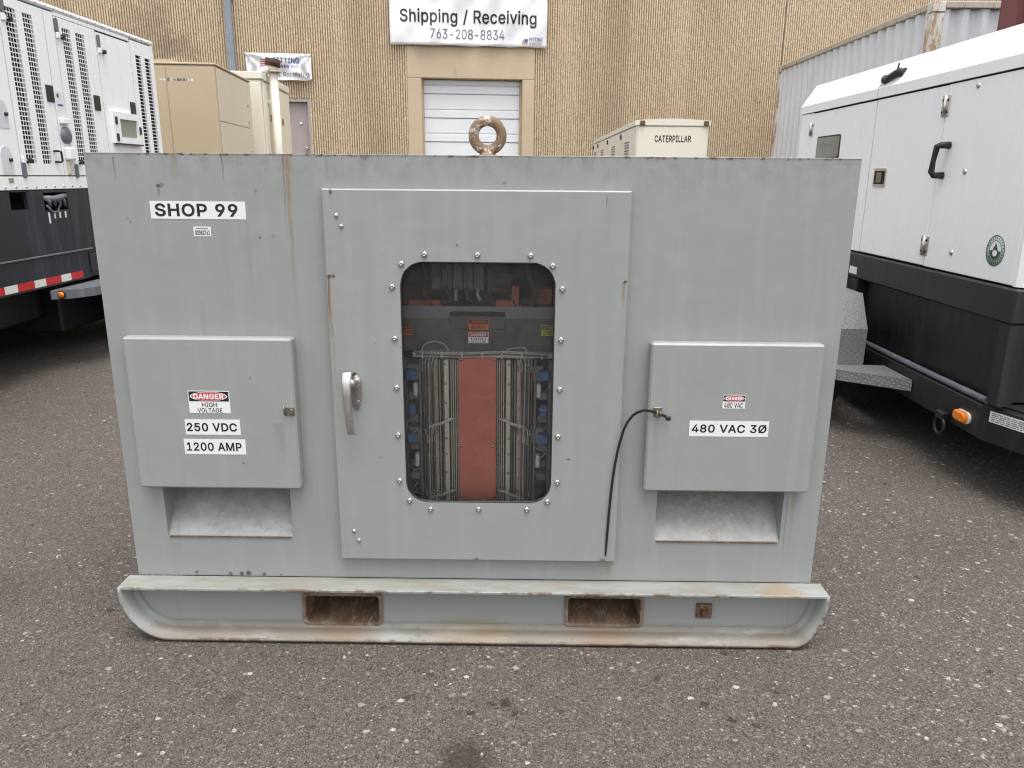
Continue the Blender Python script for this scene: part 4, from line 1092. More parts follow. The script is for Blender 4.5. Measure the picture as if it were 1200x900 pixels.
# web with two fork openings, shaped to the runner outline
FP = [(-.757, -.484, .038, .156), (.181, .450, .046, .160)]
mb = MB(); holed_panel(mb, -1.215, .970, .004, .199, FP, -.015, -.007)
lft = [(x, z) for (x, z, nn) in path if x < -1.2]; rgt = [(x, z) for (x, z, nn) in path if x > .95]
mb.prism([(-1.2155, .199)] + lft + [(-1.2155, .002)], -.0148, -.0072, 1)
mb.prism([(.9705, .002)] + rgt + [(.9705, .199)], -.0148, -.0072, 1)
mb.build('runner_web', M['skid'], SK)
MB().box(-1.384, 1.081, -.0905, -.002, .2005, .2130, .003).build('top_flange', M['skid'], SK)
for (a, b, c, d) in FP:
    t = .006
    k = MB()
    k.box(a, a + t, -.022, DEP * .9, c, d, .002).box(b - t, b, -.022, DEP * .9, c, d, .002).box(a + t, b - t, -.0215, DEP * .9, d - t, d).box(a + t, b - t, -.0215, DEP * .9, c, c + t)
    mid = (a + b) / 2 + (.03 if a < 0 else -.01)
    k.box(mid - .0015, mid + .0015, -.01, DEP * .9, c + t, c + t + .002)
    k.build('fork_pocket', M['rust_pocket'], SK)
    # worn raw lip round the opening
    hx, hz = (b - a) / 2, (d - c) / 2
    ou = rounded((a + b) / 2, (c + d) / 2, hx + .007, hz + .007, .020, 6); iu = rounded((a + b) / 2, (c + d) / 2, hx - .005, hz - .005, .012, 6); n = len(ou)
    L4 = [[(p[0], -.0155, p[1]) for p in ou], [(p[0], -.0225, p[1]) for p in ou], [(p[0], -.0245, p[1]) for p in iu], [(p[0], -.0155, p[1]) for p in iu]]
    MB().add(sum(L4, []), [(q * n + t_, q * n + (t_ + 1) % n, ((q + 1) % 4) * n + (t_ + 1) % n, ((q + 1) % 4) * n + t_) for q in range(4) for t_ in range(n)]).build('pocket_lip', M['rust_lip'], SK)
gp_ = MB().box(.643, .699, -.024, -.0152, .079, .137, .002).build('grounding_pad', M['rust'], SK)
k = MB().lathe([(.017, 0), (.017, -.004), (.0, -.004)], (.671, -.024, .107), 1, 20)
k.prism([(.671 + .012 * math.cos(i * math.pi / 3), .107 + .012 * math.sin(i * math.pi / 3)) for i in range(6)], -.036, -.0285, 1)
k.build('grounding_nut', M['rust_dark'], SK)
# rear runner, mirrored
mbr2, _ = runner(DEP + .09, DEP + .015, 'r')
o = mbr2.build('runner_flange', M['skid'], SK)
md = o.modifiers.new('thick', 'SOLIDIFY'); md.thickness = .006; md.offset = 0
MB().box(-1.21, .97, DEP + .007, DEP + .015, .004, .2).box(-1.384, 1.08, DEP + .002, DEP + .09, .2005, .213, .003).build('runner_web', M['skid'], SK)

# --- inside the window
IN = MB().box(-.62, .36, .75, .76, .24, 1.6).box(-.62, -.61, .01, .75, .24, 1.6).box(.35, .36, .01, .75, .24, 1.6).box(-.61, .35, .01, .75, 1.59, 1.6).box(-.61, .35, .01, .75, .24, .25)
IN.build('equipment_bay', M['inner_wall'], PC)
rb_ = MB().box(-.2085, -.076, .112, .120, .27, .999, .002).build('red_board', M['bus_red'], PC)
for (x, z) in ((-.2, .674), (-.087, .672), (-.198, .988), (-.086, .988), (-.2, .48), (-.086, .48)):
    MB().lathe([(.006, 0), (.005, -.003), (0, -.004)], (x, .112, z), 1, 10).build('screw', M['steel'], rb_)
# heat sink bars either side, from the red board outwards
def bars(name, spec, sgn):
    for (x0, x1, y, mt) in spec:
        a, b = (-.1425 + sgn * x0, -.1425 + sgn * x1)
        MB().box(a, b, y, y + .05, .27, .985, .001).build(name, M[mt], PC)
for sg in (-1, 1):
    bars('heat_sink_fin', [(.068 + i * .0075, .0715 + i * .0075, .13 + .004 * (i % 2), 'alu') for i in range(4)], sg)
    bars('bus_bar', [(.100, .116, .122, 'alu'), (.120, .124, .15, 'alu_dark'), (.129, .134, .128, 'alu_dark'), (.138, .150, .126, 'copper_dull'), (.153, .158, .14, 'alu_dark'),
                     (.162, .166, .125, 'copper_dull'), (.170, .174, .15, 'alu_dark'), (.178, .182, .13, 'copper_dull'), (.188, .191, .14, 'alu_dark')], sg)
    for (z, bl) in ((.93, 1), (.88, 0), (.70, 1), (.62, 0), (.80, 2)):
        x = -.1425 + sg * .232
        if bl == 1:
            MB().box(x - .018, x + .018, .11, .15, z - .016, z + .018, .003).build('contactor', M['blue_part'], PC)
            MB().box(x - sg * .012 - .028, x - sg * .012 + .012, .152, .2, z - .03, z + .028, .003).build('terminal_block', M['alu_dark'], PC)
        elif bl == 0:
            MB().box(x - sg * .018 - .007, x - sg * .018 + .007, .105, .13, z - .024, z + .024, .002).build('fuse_link', M['sign_white2'], PC)
        else: MB().box(x - .012, x + .012, .13, .16, z - .02, z + .02, .003).build('contactor', M['blue_part'], PC)
    # terminal screws in rows and looped wires to the heat sinks
    for zc in (.965, .735, .50):
        for i in range(4):
            for j in range(2):
                MB().lathe([(.0048, 0), (.004, -.003), (0, -.005)], (-.1425 + sg * (.142 + .014 * i), .118, zc - .012 * j - .002 * i), 1, 8).build('terminal_screw', M['steel'], PC)
    for zc in (.775, .505):
        for i in range(4):
            x1 = .150 + .0085 * i
            pts = [(.072 + .006 * i, zc + .004), (.088, zc - .002 + .002 * i), (.105, zc - .007 + .0025 * i), (.125, zc - .019 + .002 * i), (.142 + .004 * i, zc - .024 + .001 * i), (x1, zc - .034), (x1 + .002, zc - .055), (x1, zc - .082 - .004 * i)]
            MB().tube([(-.1425 + sg * a, .106 - .004 * math.sin(q * .9), b) for q, (a, b) in enumerate(pts)], .0021, 6).build('loop_wire', M['wire_grey'], PC)
    for i in range(6):
        x0 = -.1425 + sg * (.148 + .006 * i)
        pts = [(x0 + .004 * math.sin(i + 2 * t), .105 + .003 * (i % 3), 1.0 - .62 * t) for t in np.linspace(0, 1, 9)]
        MB().tube(pts, .0017 + .0004 * (i % 2), 6).build('vertical_wire', M['wire_grey' if i % 3 == 0 else 'wire_dark'], PC)
rng1 = random.Random(21)
for sg in (-1, 1):
    xw = lambda a: -.1425 + sg * a
    MB().box(xw(.198), xw(.206), .14, .18, .27, .985, .001).build('mounting_rail', M['panel_grey'], PC)
    MB().box(xw(.248), xw(.262), .13, .16, .27, .985, .001).build('mounting_rail', M['panel_grey'], PC)
    for z in (.845, .76, .655, .59, .54):
        MB().box(xw(.212), xw(.246), .16, .20, z - .014, z + .012, .003).build('relay', M['alu_dark' if rng1.random() < .6 else 'panel_grey'], PC)
    for z in (.86, .60):
        MB().box(xw(.208), xw(.226), .120, .15, z + .016, z + .036, .003).build('relay', M['blue_part'], PC)
    for i in range(9):                                   # thin leads crossing between the blocks
        z = rng1.uniform(.48, .95); a0 = rng1.uniform(.200, .215); a1 = rng1.uniform(.238, .262); dz = rng1.uniform(-.05, .05)
        MB().tube([(xw(a0), .106, z), (xw((a0 + a1) / 2), .102, z + dz * .3 - .008), (xw(a1), .108, z + dz)], .0012, 5).build('thin_lead', M['wire_grey' if i % 3 else 'wire_dark'], PC)
    for i in range(5):                                   # leads hanging from the shelf to the top terminals
        a = .142 + .012 * i
        MB().tube([(xw(a - .01), .094, 1.012), (xw(a - .004), .098, .995), (xw(a + .003 * math.sin(i)), .104, .975), (xw(a), .108, .945)], .0018, 6).build('hanging_lead', M['wire_grey'], PC)
    for z in (.97, .90, .83, .70, .64, .57, .45, .40):
        MB().lathe([(.0045, 0), (.004, -.003), (0, -.005)], (xw(.110), .1215, z), 1, 8).build('terminal_screw', M['steel'], PC)
        MB().lathe([(.004, 0), (.0035, -.003), (0, -.004)], (xw(.146), .125, z - .02), 1, 8).build('terminal_screw', M['steel'], PC)
for i in range(7):
    x = -.33 + .068 * i
    MB().box(x, x + .004, .084, .094, .998, 1.02, .001).build('tie_wrap', M['sign_white2'], PC)
for i in range(6):
    x = -.36 + .075 * i
    MB().tube([(x, .275, 1.36 - .03 * (i % 3)), (x + .03, .26, 1.26), (x + .02 + .01 * (i % 2), .255, 1.2), (x + .05, .262, 1.15)], .0035, 6).build('upper_cable', M['wire_dark'], PC)
sh = MB().box(-.362, .12, .095, .30, .999, 1.017, .002).build('shelf_rail', M['alu'], PC)
for i in range(4):
    z = 1.006 + .005 * i
    MB().tube([(-.35, .09 - .002 * i, z), (-.2, .088, z - .004), (-.05, .09, z + .003), (.10, .089 - .002 * i, z - .003)], .0022, 6).build('cable_run', M['wire_grey' if i != 1 else 'wire_dark'], PC)
MB().tube([(-.33, .09, 1.015)] + [(-.285 + .045 * math.cos(a), .092, 1.022 + .034 * math.sin(a)) for a in np.linspace(math.pi, 0, 9)] + [(-.238, .09, 1.03)], .0018, 6).build('cable_loop', M['wire_grey'], PC)
MB().tube([(-.04, .09, 1.03), (-.01, .092, 1.036), (.02, .09, 1.037), (.032, .09, 1.02), (.034, .09, .97)], .0018, 6).build('cable_loop', M['wire_grey'], PC)
bp = MB()
holed_panel(bp, -.46, .24, 1.017, 1.127, [], .125, .130)
bp.build('label_board', M['panel_dark'], PC)
MB().box(-.46, .24, .122, .128, 1.1275, 1.172, .002).build('cross_rail', M['panel_grey'], PC)
MB().box(-.236, -.046, .117, .1245, 1.094, 1.140, .002).build('pull_out_tray', M['panel_dark'], PC)
MB().prism(rounded(-.141, 1.146, .095, .008, .007, 4), .118, .1215, 1).build('tray_slot', M['dark_void'], PC)
MB().box(-.185, -.09, .119, .1245, 1.020, 1.060, .002).build('label_backing', M['panel_dark'], PC)
def inlabel(x0, x1, z0, z1, mat, lines, ink, hdr=None):
    y = .114
    p = MB().box(x0, x1, y, y + .0008, z0, z1).build('warning_label', M[mat], PC)
    w_, h_ = x1 - x0, z1 - z0
    if hdr:
        MB().box(x0 + .002, x1 - .002, y - .0006, y - .0003, z0 + h_ * .55, z1 - .002).build('label_header', M[hdr[0]], p)
        text(p, hdr[1], (0, y - .0010, 0), X_, Z_, (x0 + w_ * .12, x1 - w_ * .12, z0 + h_ * .64, z1 - h_ * .14), M[hdr[2]], .02)
    for i, s in enumerate(lines):
        hh = h_ * .48 / len(lines)
        text(p, s, (0, y - .0006, 0), X_, Z_, (x0 + w_ * .14, x1 - w_ * .14, z0 + h_ * .5 - (i + .85) * hh, z0 + h_ * .5 - (i + .12) * hh), M[ink], .01)
inlabel(-.171, -.103, 1.0925, 1.1305, 'sign_orange', ('HIGH VOLTAGE',), 'ink', ('ink', 'WARNING', 'sign_orange'))
inlabel(-.172, -.103, 1.046, 1.0855, 'sign_white2', ('HIGH', 'VOLTAGE'), 'ink', ('sign_red', 'DANGER', 'sign_white2'))
inlabel(-.398, -.362, 1.072, 1.111, 'sign_orange', ('HIGH VOLTAGE',), 'ink', ('ink', 'WARNING', 'sign_orange'))
inlabel(.077, .121, 1.073, 1.1115, 'sign_yellow', ('LIVE PARTS',), 'ink', ('ink', 'CAUTION', 'sign_yellow'))
# upper compartment: grey modules, leads and red bars
for i in range(5):
    x = -.317 + .0385 * i
    MB().box(x, x + .036, .30, .45, 1.20, 1.45, .003).build('control_module', M['panel_grey'], PC)
    if i > 0:
        MB().tube([(x + .015, .30, 1.21), (x + .013, .285, 1.19), (x + .006 * (i - 2) + .012, .28, 1.165)], .006, 8).build('module_lead', M['wire_dark' if i % 2 else 'wire_grey'], PC)
MB().box(-.115, -.035, .31, .44, 1.19, 1.40, .003).build('control_module', M['panel_dark'], PC)
MB().box(-.40, -.285, .29, .30, 1.135, 1.166, .002).build('red_bar', M['bus_red'], PC)
MB().box(-.085, -.0, .30, .31, 1.135, 1.166, .002).build('red_bar', M['bus_red'], PC)
MB().box(-.028, .0, .32, .33, 1.14, 1.215, .002).build('red_bar', M['bus_red'], PC)
MB().box(-.42, .13, .27, .40, 1.118, 1.134, .002).build('upper_shelf', M['panel_dark'], PC)
MB().tube([(.01, .25, 1.42), (.012, .24, 1.33), (.04, .24, 1.25), (.06, .24, 1.2), (.03, .24, 1.13)], .011, 10).build('thick_cable', M['wire_dark'], PC)
MB().box(.06, .12, .3, .4, 1.15, 1.21, .004).build('terminal_block', M['bus_red'], PC)

# --- black cable tie threaded through the right hasp: hangs free, so a thing of its own
TP = [(.492, -.066, .842), (.478, -.066, .848), (.456, -.062, .856), (.435, -.058, .862), (.412, -.056, .8635), (.392, -.054, .856), (.378, -.052, .845), (.362, -.050, .822), (.350, -.049, .794), (.341, -.047, .755), (.334, -.045, .719),
      (.327, -.043, .665), (.322, -.041, .615), (.318, -.039, .55), (.315, -.038, .49), (.312, -.036, .40), (.310, -.034, .325)]
CT = thing('cable_tie', 'long black cable tie looped through the hasp of the right cover', 'cable tie', (.456, -.06, .32))
mb = MB()
vs = []; fs = []
for i, p in enumerate(TP):
    t = (Vector(TP[min(i + 1, len(TP) - 1)]) - Vector(TP[max(i - 1, 0)])).normalized()
    nn = Vector((t.z, 0, -t.x)).normalized()
    hw = .0042 if i < len(TP) - 1 else .0025
    for (a, b) in ((-1, 0), (1, 0), (1, .0022), (-1, .0022)): vs.append(Vector(p) + nn * hw * a + Vector((0, b, 0)))
for i in range(len(TP) - 1):
    for k in range(4): fs.append((i * 4 + k, i * 4 + (k + 1) % 4, (i + 1) * 4 + (k + 1) % 4, (i + 1) * 4 + k))
fs += [(0, 1, 2, 3), tuple(range(len(vs) - 4, len(vs)))]
mb.add(vs, fs).build('tie_strap', M['plastic_black'], CT, org=CT.location)
MB().box(.482, .498, -.072, -.060, .834, .848, .0015).build('tie_head', M['plastic_black'], CT, org=CT.location)

# ------------------------------------------------------------------ shared trailer pieces
def wheel(par, org, x, y, r, wdt, side):
    """tyre and rim, axle along x"""
    tw = wdt / 2
    prof = [(r * .62, -tw), (r * .72, -tw * 1.02), (r * .90, -tw * 1.02), (r * .98, -tw * .8), (r, -tw * .4), (r, tw * .4), (r * .98, tw * .8), (r * .90, tw * 1.02), (r * .72, tw * 1.02), (r * .62, tw)]
    w_ = MB().lathe([(rr, h + x - org[0]) for rr, h in prof], (0, y - org[1], r - org[2]), 0, 36).build('wheel', M['tyre'], par)
    s = side
    MB().lathe([(0, x - org[0] + s * tw * .5), (r * .15, x - org[0] + s * tw * .6), (r * .2, x - org[0] + s * tw * .35), (r * .5, x - org[0] + s * tw * .3), (r * .58, x - org[0] + s * tw * .85), (r * .63, x - org[0] + s * tw * .95), (r * .63, x - org[0] - s * tw)], (0, y - org[1], r - org[2]), 0, 32).build('rim', M['rim'], w_)

# ------------------------------------------------------------------ left trailer: tall white generator on a black base
LO = Vector((-4.85, 3.4, 0))
LT = thing('generator_trailer', 'tall white generator with black slotted vents on a black trailer with red and white tape', 'generator trailer', LO, 0, 'trailer mounted generators')
FX = -3.8                                        # plane of its right-hand side
CB = dict(org=LO)
MB().box(-5.80, FX - .03, .62, 6.0, 1.47, 2.86).build('canopy_core', M['dark_void'], LT, **CB)
MB().box(-5.84, FX + .004, .58, 6.045, 2.862, 2.90, .012).build('canopy_roof', M['white_paint'], LT, **CB)
MB().box(-5.83, FX, 6.0, 6.03, 1.462, 2.86, .006).build('end_panel', M['white_paint'], LT, **CB)
MB().box(-5.83, FX, .60, .63, 1.462, 2.86, .006).build('end_panel', M['white_paint'], LT, **CB)
MB().box(-5.83, -5.80, .63, 6.0, 1.462, 2.86, .004).build('far_panel', M['white_paint'], LT, **CB)
def side_panel(name, y0, y1, z0, z1, grilles=(), x=FX, louvre=False):
    """panel on the side plane with slotted vent fields (gy0, gy1, gz0, gz1, columns, rows)"""
    xs, t = x, .02
    mb = MB()
    tmp = MB(); holed_panel(tmp, y0, y1, z0, z1, [gr[:4] for gr in grilles], 0, t)
    mb.add([(xs - v[1], v[0], v[2]) for v in tmp.v], tmp.f)
    p = mb.build(name, M['white_paint'], LT, **CB)
    for (a, b, c, d, nc, nr) in grilles:
        gm = MB()
        pw = (b - a) / nc; ph = (d - c) / nr
        bw = pw * .11; bh = ph * .20
        if nc > 1:
            for i in range(1, nc): gm.box(xs - .004, xs - .001, a + pw * i - bw / 2, a + pw * i + bw / 2, c, d)
        for j in range(1, nr):
            gm.box(xs - .0035, xs - .0005, a, b, c + ph * j - bh / 2, c + ph * j + bh / 2)
        gm.build('vent_grille', M['white_paint'], p, **CB)
    return p
side_panel('canopy_panel', .64, 3.575, 1.575, 2.845)
dA = side_panel('canopy_door', 3.588, 4.135, 1.575, 2.845, [(3.655, 3.785, 1.664, 2.776, 4, 32), (3.868, 3.988, 1.664, 2.771, 4, 32)])
side_panel('canopy_panel', 4.148, 4.275, 1.575, 2.845)
dB = side_panel('canopy_door', 4.288, 4.905, 1.575, 2.82, [(4.385, 4.505, 1.664, 2.752, 4, 32), (4.588, 4.718, 1.664, 2.747, 4, 32)])
dC = side_panel('canopy_door', 4.918, 5.530, 1.575, 2.81)
side_panel('canopy_panel', 5.543, 6.0, 1.575, 2.845, [(5.635, 5.745, 1.66, 2.72, 1, 32), (5.828, 5.945, 1.66, 2.716, 1, 32)])
MB().box(FX - .02, FX, .64, 6.0, 1.466, 1.565, .003).build('lower_strip', M['white_paint'], LT, **CB)
MB().box(FX - .02, FX - .001, 4.288, 5.53, 2.826, 2.856, .002).build('upper_strip', M['white_paint'], LT, **CB)
br = MB()
for i in range(24):
    y = 3.1 + i * .125
    br.lathe([(.009, FX), (.009, FX + .004), (0, FX + .006)], (0, y, 1.487), 0, 8)
for i in range(22): br.lathe([(.008, FX + .004), (.008, FX + .008), (0, FX + .009)], (0, 3.3 + i * .125, 2.878), 0, 8)
br.build('bolt_row', M['worn_nickel'], LT, kind='stuff', **CB)
def paddle(par, y, z): 
    MB().box(FX - .002, FX + .010, y - .05, y + .05, z - .065, z + .065, .006).build('paddle_latch', M['plastic_black'], par, **CB)
    return
paddle(dA, 4.085, 2.21); paddle(dB, 4.80, 2.20); paddle(dC, 5.46, 2.20)
def hinge(par, y, z, zz):
    MB().prism(rounded(y, zz, .022, .055, .02, 5), FX, FX + .012, 0).build('hinge_cap', M['grey_step'], par, **CB)
    MB().box(FX, FX + .020, y - .018, y + .018, z - .02, z + .025, .004).build('hinge', M['white_paint'], par, **CB)
    MB().cyl((FX + .016, y + .018, z), (FX + .016, y + .05, z), .006, 8).build('hinge_pin', M['worn_nickel'], par, **CB)
    MB().box(FX, FX + .030, y + .05, y + .082, z - .018, z + .018, .004).build('hinge_bumper', M['plastic_black'], par, **CB)
hinge(dA, 3.62, 2.69, 2.78); hinge(dB, 4.30, 2.675, 2.755); hinge(dC, 4.945, 2.655, 2.735); hinge(dA, 3.60, 1.685, 1.61); hinge(dB, 4.32, 1.685, 1.61)
MB().tube([(FX, 4.03, 1.765), (FX + .04, 4.03, 1.765), (FX + .045, 4.055, 1.76), (FX + .045, 4.06, 1.69), (FX + .04, 4.05, 1.68), (FX, 4.03, 1.68)], .009, 8).build('pull_handle', M['plastic_black'], dA, **CB)
# control box with display on door C
cb = MB()
tmp = MB(); holed_panel(tmp, 5.0, 5.522, 1.868, 2.149, [(5.124, 5.462, 1.924, 2.088)], 0, .03)
cb.add([(FX + .03 - v[1], v[0], v[2]) for v in tmp.v], tmp.f)
cbo = cb.build('display_frame', M['white_paint'], dC, **CB)
MB().box(FX + .001, FX + .012, 5.12, 5.466, 1.92, 2.092).build('display', M['display'], dC, **CB)
MB().box(FX + .02, FX + .042, 5.0, 5.522, 1.856, 1.869, .003).build('display_sill', M['plastic_black'], dC, **CB)
for (y, z) in ((5.045, 2.07), (5.045, 1.92), (5.50, 2.0)): MB().box(FX + .03, FX + .04, y - .02, y + .02, z - .035, z + .035, .006).build('display_clip', M['plastic_black'], dC, **CB)
# decal, round cap and recessed cup between the doors
stk = MB().box(FX, FX + .003, 4.16, 4.262, 2.04, 2.24, .001).build('panel_decal', M['sign_white'], LT, **CB)
MB().box(FX + .003, FX + .0036, 4.175, 4.25, 2.125, 2.14).build('decal_bar', M['blue_ink'], stk, **CB)
MB().lathe([(.018, FX + .0034), (0, FX + .0036)], (0, 4.19, 2.205), 0, 16).build('decal_disc', M['blue_ink'], stk, **CB)
MB().box(FX, FX + .04, 4.165, 4.265, 1.985, 2.03, .006).build('filler_shelf', M['white_paint'], LT, **CB)
MB().lathe([(.068, FX), (.068, FX + .02), (.05, FX + .03), (0, FX + .03)], (0, 4.225, 1.895), 0, 20).build('filler_cap', M['grey_step'], LT, **CB)
MB().box(FX, FX + .05, 4.175, 4.27, 1.70, 1.80, .01).build('filler_bracket', M['white_paint'], LT, **CB)
MB().box(FX, FX + .018, 4.19, 4.24, 1.585, 1.69, .004).build('pipe_clip', M['cream'], LT, **CB)
for (yy, zz) in ((3.44, 2.01), (3.415, 1.685)):
    MB().prism([(yy - .065, zz - .10), (yy + .065, zz - .10), (yy + .065, zz + .04), (yy + .045, zz + .085), (yy, zz + .10), (yy - .045, zz + .085), (yy - .065, zz + .04)], FX, FX + .004, 0).build('arched_recess', M['cont_grey'], LT, **CB)
    MB().lathe([(.014, FX + .004), (.014, FX + .02), (0, FX + .02)], (0, yy + .035, zz), 0, 10).build('cam_lock', M['plastic_black'], LT, **CB)
MB().box(FX, FX + .003, 3.40, 3.46, 1.52, 1.555).build('rating_plate', M['worn_nickel'], LT, **CB)
# black base with two openings
tmp = MB(); holed_panel(tmp, .64, 6.03, .958, 1.46, [(3.38, 3.59, 1.318, 1.452), (3.80, 4.13, 1.30, 1.44)], 0, .03)
mb = MB().add([(FX - v[1], v[0], v[2]) for v in tmp.v], tmp.f)
mb.box(-5.82, FX - .15, .64, 6.03, .96, 1.46)
mb.build('base_tank', M['black_base'], LT, **CB)
mb = MB()
for i in range(4): mb.tube([(FX - .05, 3.83 + .07 * i, 1.41), (FX - .01, 3.84 + .07 * i, 1.40), (FX + .01, 3.85 + .07 * i, 1.37), (FX - .02, 3.90 + .07 * i, 1.33)], .016, 8)
mb.tube([(FX - .03, 3.81, 1.40), (FX + .015, 3.9, 1.39), (FX + .015, 4.0, 1.40), (FX - .02, 4.12, 1.41)], .024, 8)
mb.tube([(FX + .005, 3.82, 1.34), (FX + .01, 3.88, 1.285), (FX + .01, 3.95, 1.29), (FX, 4.02, 1.36)], .008, 6)
mb.build('cable_terminals', M['grey_step'], LT, **CB)
for y, h_ in ((3.841, .075), (3.918, .04), (3.99, .04), (4.071, .04)):
    MB().box(FX, FX + .002, y - .011, y + .011, 1.275 - h_, 1.285, 0).build('terminal_label', M['sign_white'], LT, **CB)
# ledge and lower frame rail
MB().box(FX - .04, FX + .012, .64, 4.41, .945, .957, .002).build('ledge', M['grey_step'], LT, **CB)
each(MB().box(-3.95, FX, .64, 4.33, .70, .944, .004).box(-5.80, -5.65, .64, 6.0, .70, .944, .004).box(-5.6, -4.0, 1.0, 1.15, .70, .9).box(-5.6, -4.0, 3.0, 3.15, .7, .9).box(-5.6, -4.0, 5.0, 5.15, .7, .9), 'chassis_rail', M['black_base'], LT, **CB)
each(MB().box(-3.96, FX - .03, 4.335, 6.0, .70, .944, .004).box(FX - .03, FX + .01, 4.345, 4.45, .745, .905, .004), 'chassis_box', M['black_base'], LT, **CB)
ty = [2.30, 2.55, 2.86, 3.154, 3.309, 3.517, 3.669, 3.88, 4.026, 4.212]
for i in range(len(ty) - 1):
    red = (i % 2 == 0) ^ False
    MB().box(FX, FX + .002, ty[i] + .002, ty[i + 1] - .002, .718, .776).build('reflector_segment', M['tape_red' if (len(ty) - 2 - i) % 2 == 0 else 'tape_white'], LT, **CB)
# fender platform with its amber lamp
fz = MB()
pf = [(FX + .002, 3.70), (FX + .14, 3.78), (FX + .24, 3.95), (FX + .24, 6.3), (FX + .002, 6.3)]
fz.prism(pf, .60, .672, 2)
fe = fz.build('fender', M['grey_step'], LT, **CB)
ctr = Vector((FX + .07, 3.738, .637))
MB().lathe([(.034, .0), (.034, -.012), (.026, -.014), (.026, -.010)], (ctr.x, ctr.y + .004, ctr.z), 1, 20).build('lamp_rim', M['rubber'], fe, **CB)
MB().lathe([(.025, -.008), (.024, -.018), (.014, -.024), (0, -.026)], (ctr.x, ctr.y, ctr.z), 1, 20).build('lamp_lens', M['amber'], fe, **CB)
for y in (5.12, 5.86):
    wheel(LT, LO, -3.72, y, .36, .24, 1); wheel(LT, LO, -5.70, y, .36, .24, -1)
each(MB().cyl((-5.8, 5.12, .36), (-3.75, 5.12, .36), .05, 12).cyl((-5.8, 5.86, .36), (-3.75, 5.86, .36), .05, 12), 'axle', M['black_frame'], LT, **CB)
each(MB().box(-5.60, -4.25, .8, 4.3, .34, .699, .02).box(-5.60, -4.1, 4.3, 6.2, .20, .699, .02).box(-5.84, -5.82, .7, 6.0, .12, .7), 'shade_block', M['black_frame'], LT, **CB)  # dark boxes and far skirt added to block light under the trailer
each(MB().cyl((-4.8, .75, 0.03), (-4.8, .75, .72), .04, 12).lathe([(0, 0), (.11, 0), (.11, .02), (.05, .03)], (-4.8, .75, 0), 2, 16).cyl((-5.6, 5.9, 0.03), (-5.6, 5.9, .72), .04, 12).cyl((-4.0, 5.9, 0.03), (-4.0, 5.9, .72), .04, 12), 'jack_stand', M['black_frame'], LT, **CB)

# ------------------------------------------------------------------ right trailer: white generator with chamfered roof
RO = Vector((2.95, 2.8, 0))
RT = thing('generator_trailer', 'white generator with chamfered roof and round green sticker, on a black trailer with tread plate', 'generator trailer', RO, 0, 'trailer mounted generators')
RB = dict(org=RO)
GX = 2.40
MB().box(GX + .025, 3.47, 1.30, 4.46, 1.095, 2.12).build('canopy_core', M['seam_dark'], RT, **RB)
# rear post, two doors and the near corner panel
def door_r(name, y0, y1, z0, z1, holes=()):
    tmp = MB()
    if holes:
        holed_panel(tmp, y0, y1, z0, z1, holes, 0, .022)
        return MB().add([(GX + v[1], v[0], v[2]) for v in tmp.v], tmp.f).build(name, M['white_paint2'], RT, **RB)
    return MB().box(GX, GX + .022, y0, y1, z0, z1, .004).build(name, M['white_paint2'], RT, **RB)
door_r('corner_post', 4.225, 4.50, 1.098, 2.118)
wd = door_r('canopy_door', 3.058, 4.217, 1.105, 2.110, [(3.615, 4.065, 1.753, 1.915)])
md_ = door_r('canopy_door', 2.166, 3.046, 1.105, 2.112)
nd = door_r('canopy_door', 1.30, 2.158, 1.102, 2.114)
MB().prism([(GX + .001, 1.298), (GX + .001, 1.275), (GX + .022, 1.25), (3.48, 1.25), (3.5, 1.275), (3.5, 4.5), (3.478, 4.5), (3.478, 1.298)], 1.10, 2.116, 2).build('end_panel', M['white_paint2'], RT, **RB)
MB().prism([(GX + .022, 4.478), (3.478, 4.478), (3.478, 4.5), (GX + .022, 4.5)], 1.10, 2.116, 2).build('end_panel', M['white_paint2'], RT, **RB)
MB().prism(rounded(3.84, 1.834, .235, .09, .02, 4), GX - .003, GX + .008, 0).build('window_rim', M['rubber'], wd, **RB)
MB().prism(rounded(3.84, 1.834, .222, .078, .018, 4), GX - .006, GX - .0035, 0).build('window_pane', M['window_film'], wd, **RB)
# roof in two lengths with a joint between them
pr = [(GX - .006, 2.124), (GX - .006, 2.185), (GX + .10, 2.355), (GX + .13, 2.362), (3.38, 2.362), (3.41, 2.355), (3.506, 2.185), (3.506, 2.124)]
def roof_part(ya, yb, nip_a, nip_b):
    n = len(pr); vs = []
    for (y, nip) in ((ya, nip_a), (yb, nip_b)):
        for (x, z) in pr:
            k = max(0.0, (z - 2.185) / .177)
            vs.append((x, y + nip * k, z))
    MB().add(vs, [tuple(range(n)), tuple(range(n, 2 * n))] + [(i, (i + 1) % n, n + (i + 1) % n, n + i) for i in range(n)]).build('canopy_roof', M['white_paint2'], RT, **RB)
roof_part(1.235, 3.045, .10, 0); roof_part(3.060, 4.515, 0, -.02)
MB().prism([(GX + .01, 2.122), (GX + .012, 2.18), (GX + .112, 2.345), (3.39, 2.345), (3.49, 2.18), (3.49, 2.122)], 1.4, 4.42, 1).build('roof_gap_backing', M['seam_dark'], RT, **RB)  # dark backing inside the roof so the joint reads as shaded
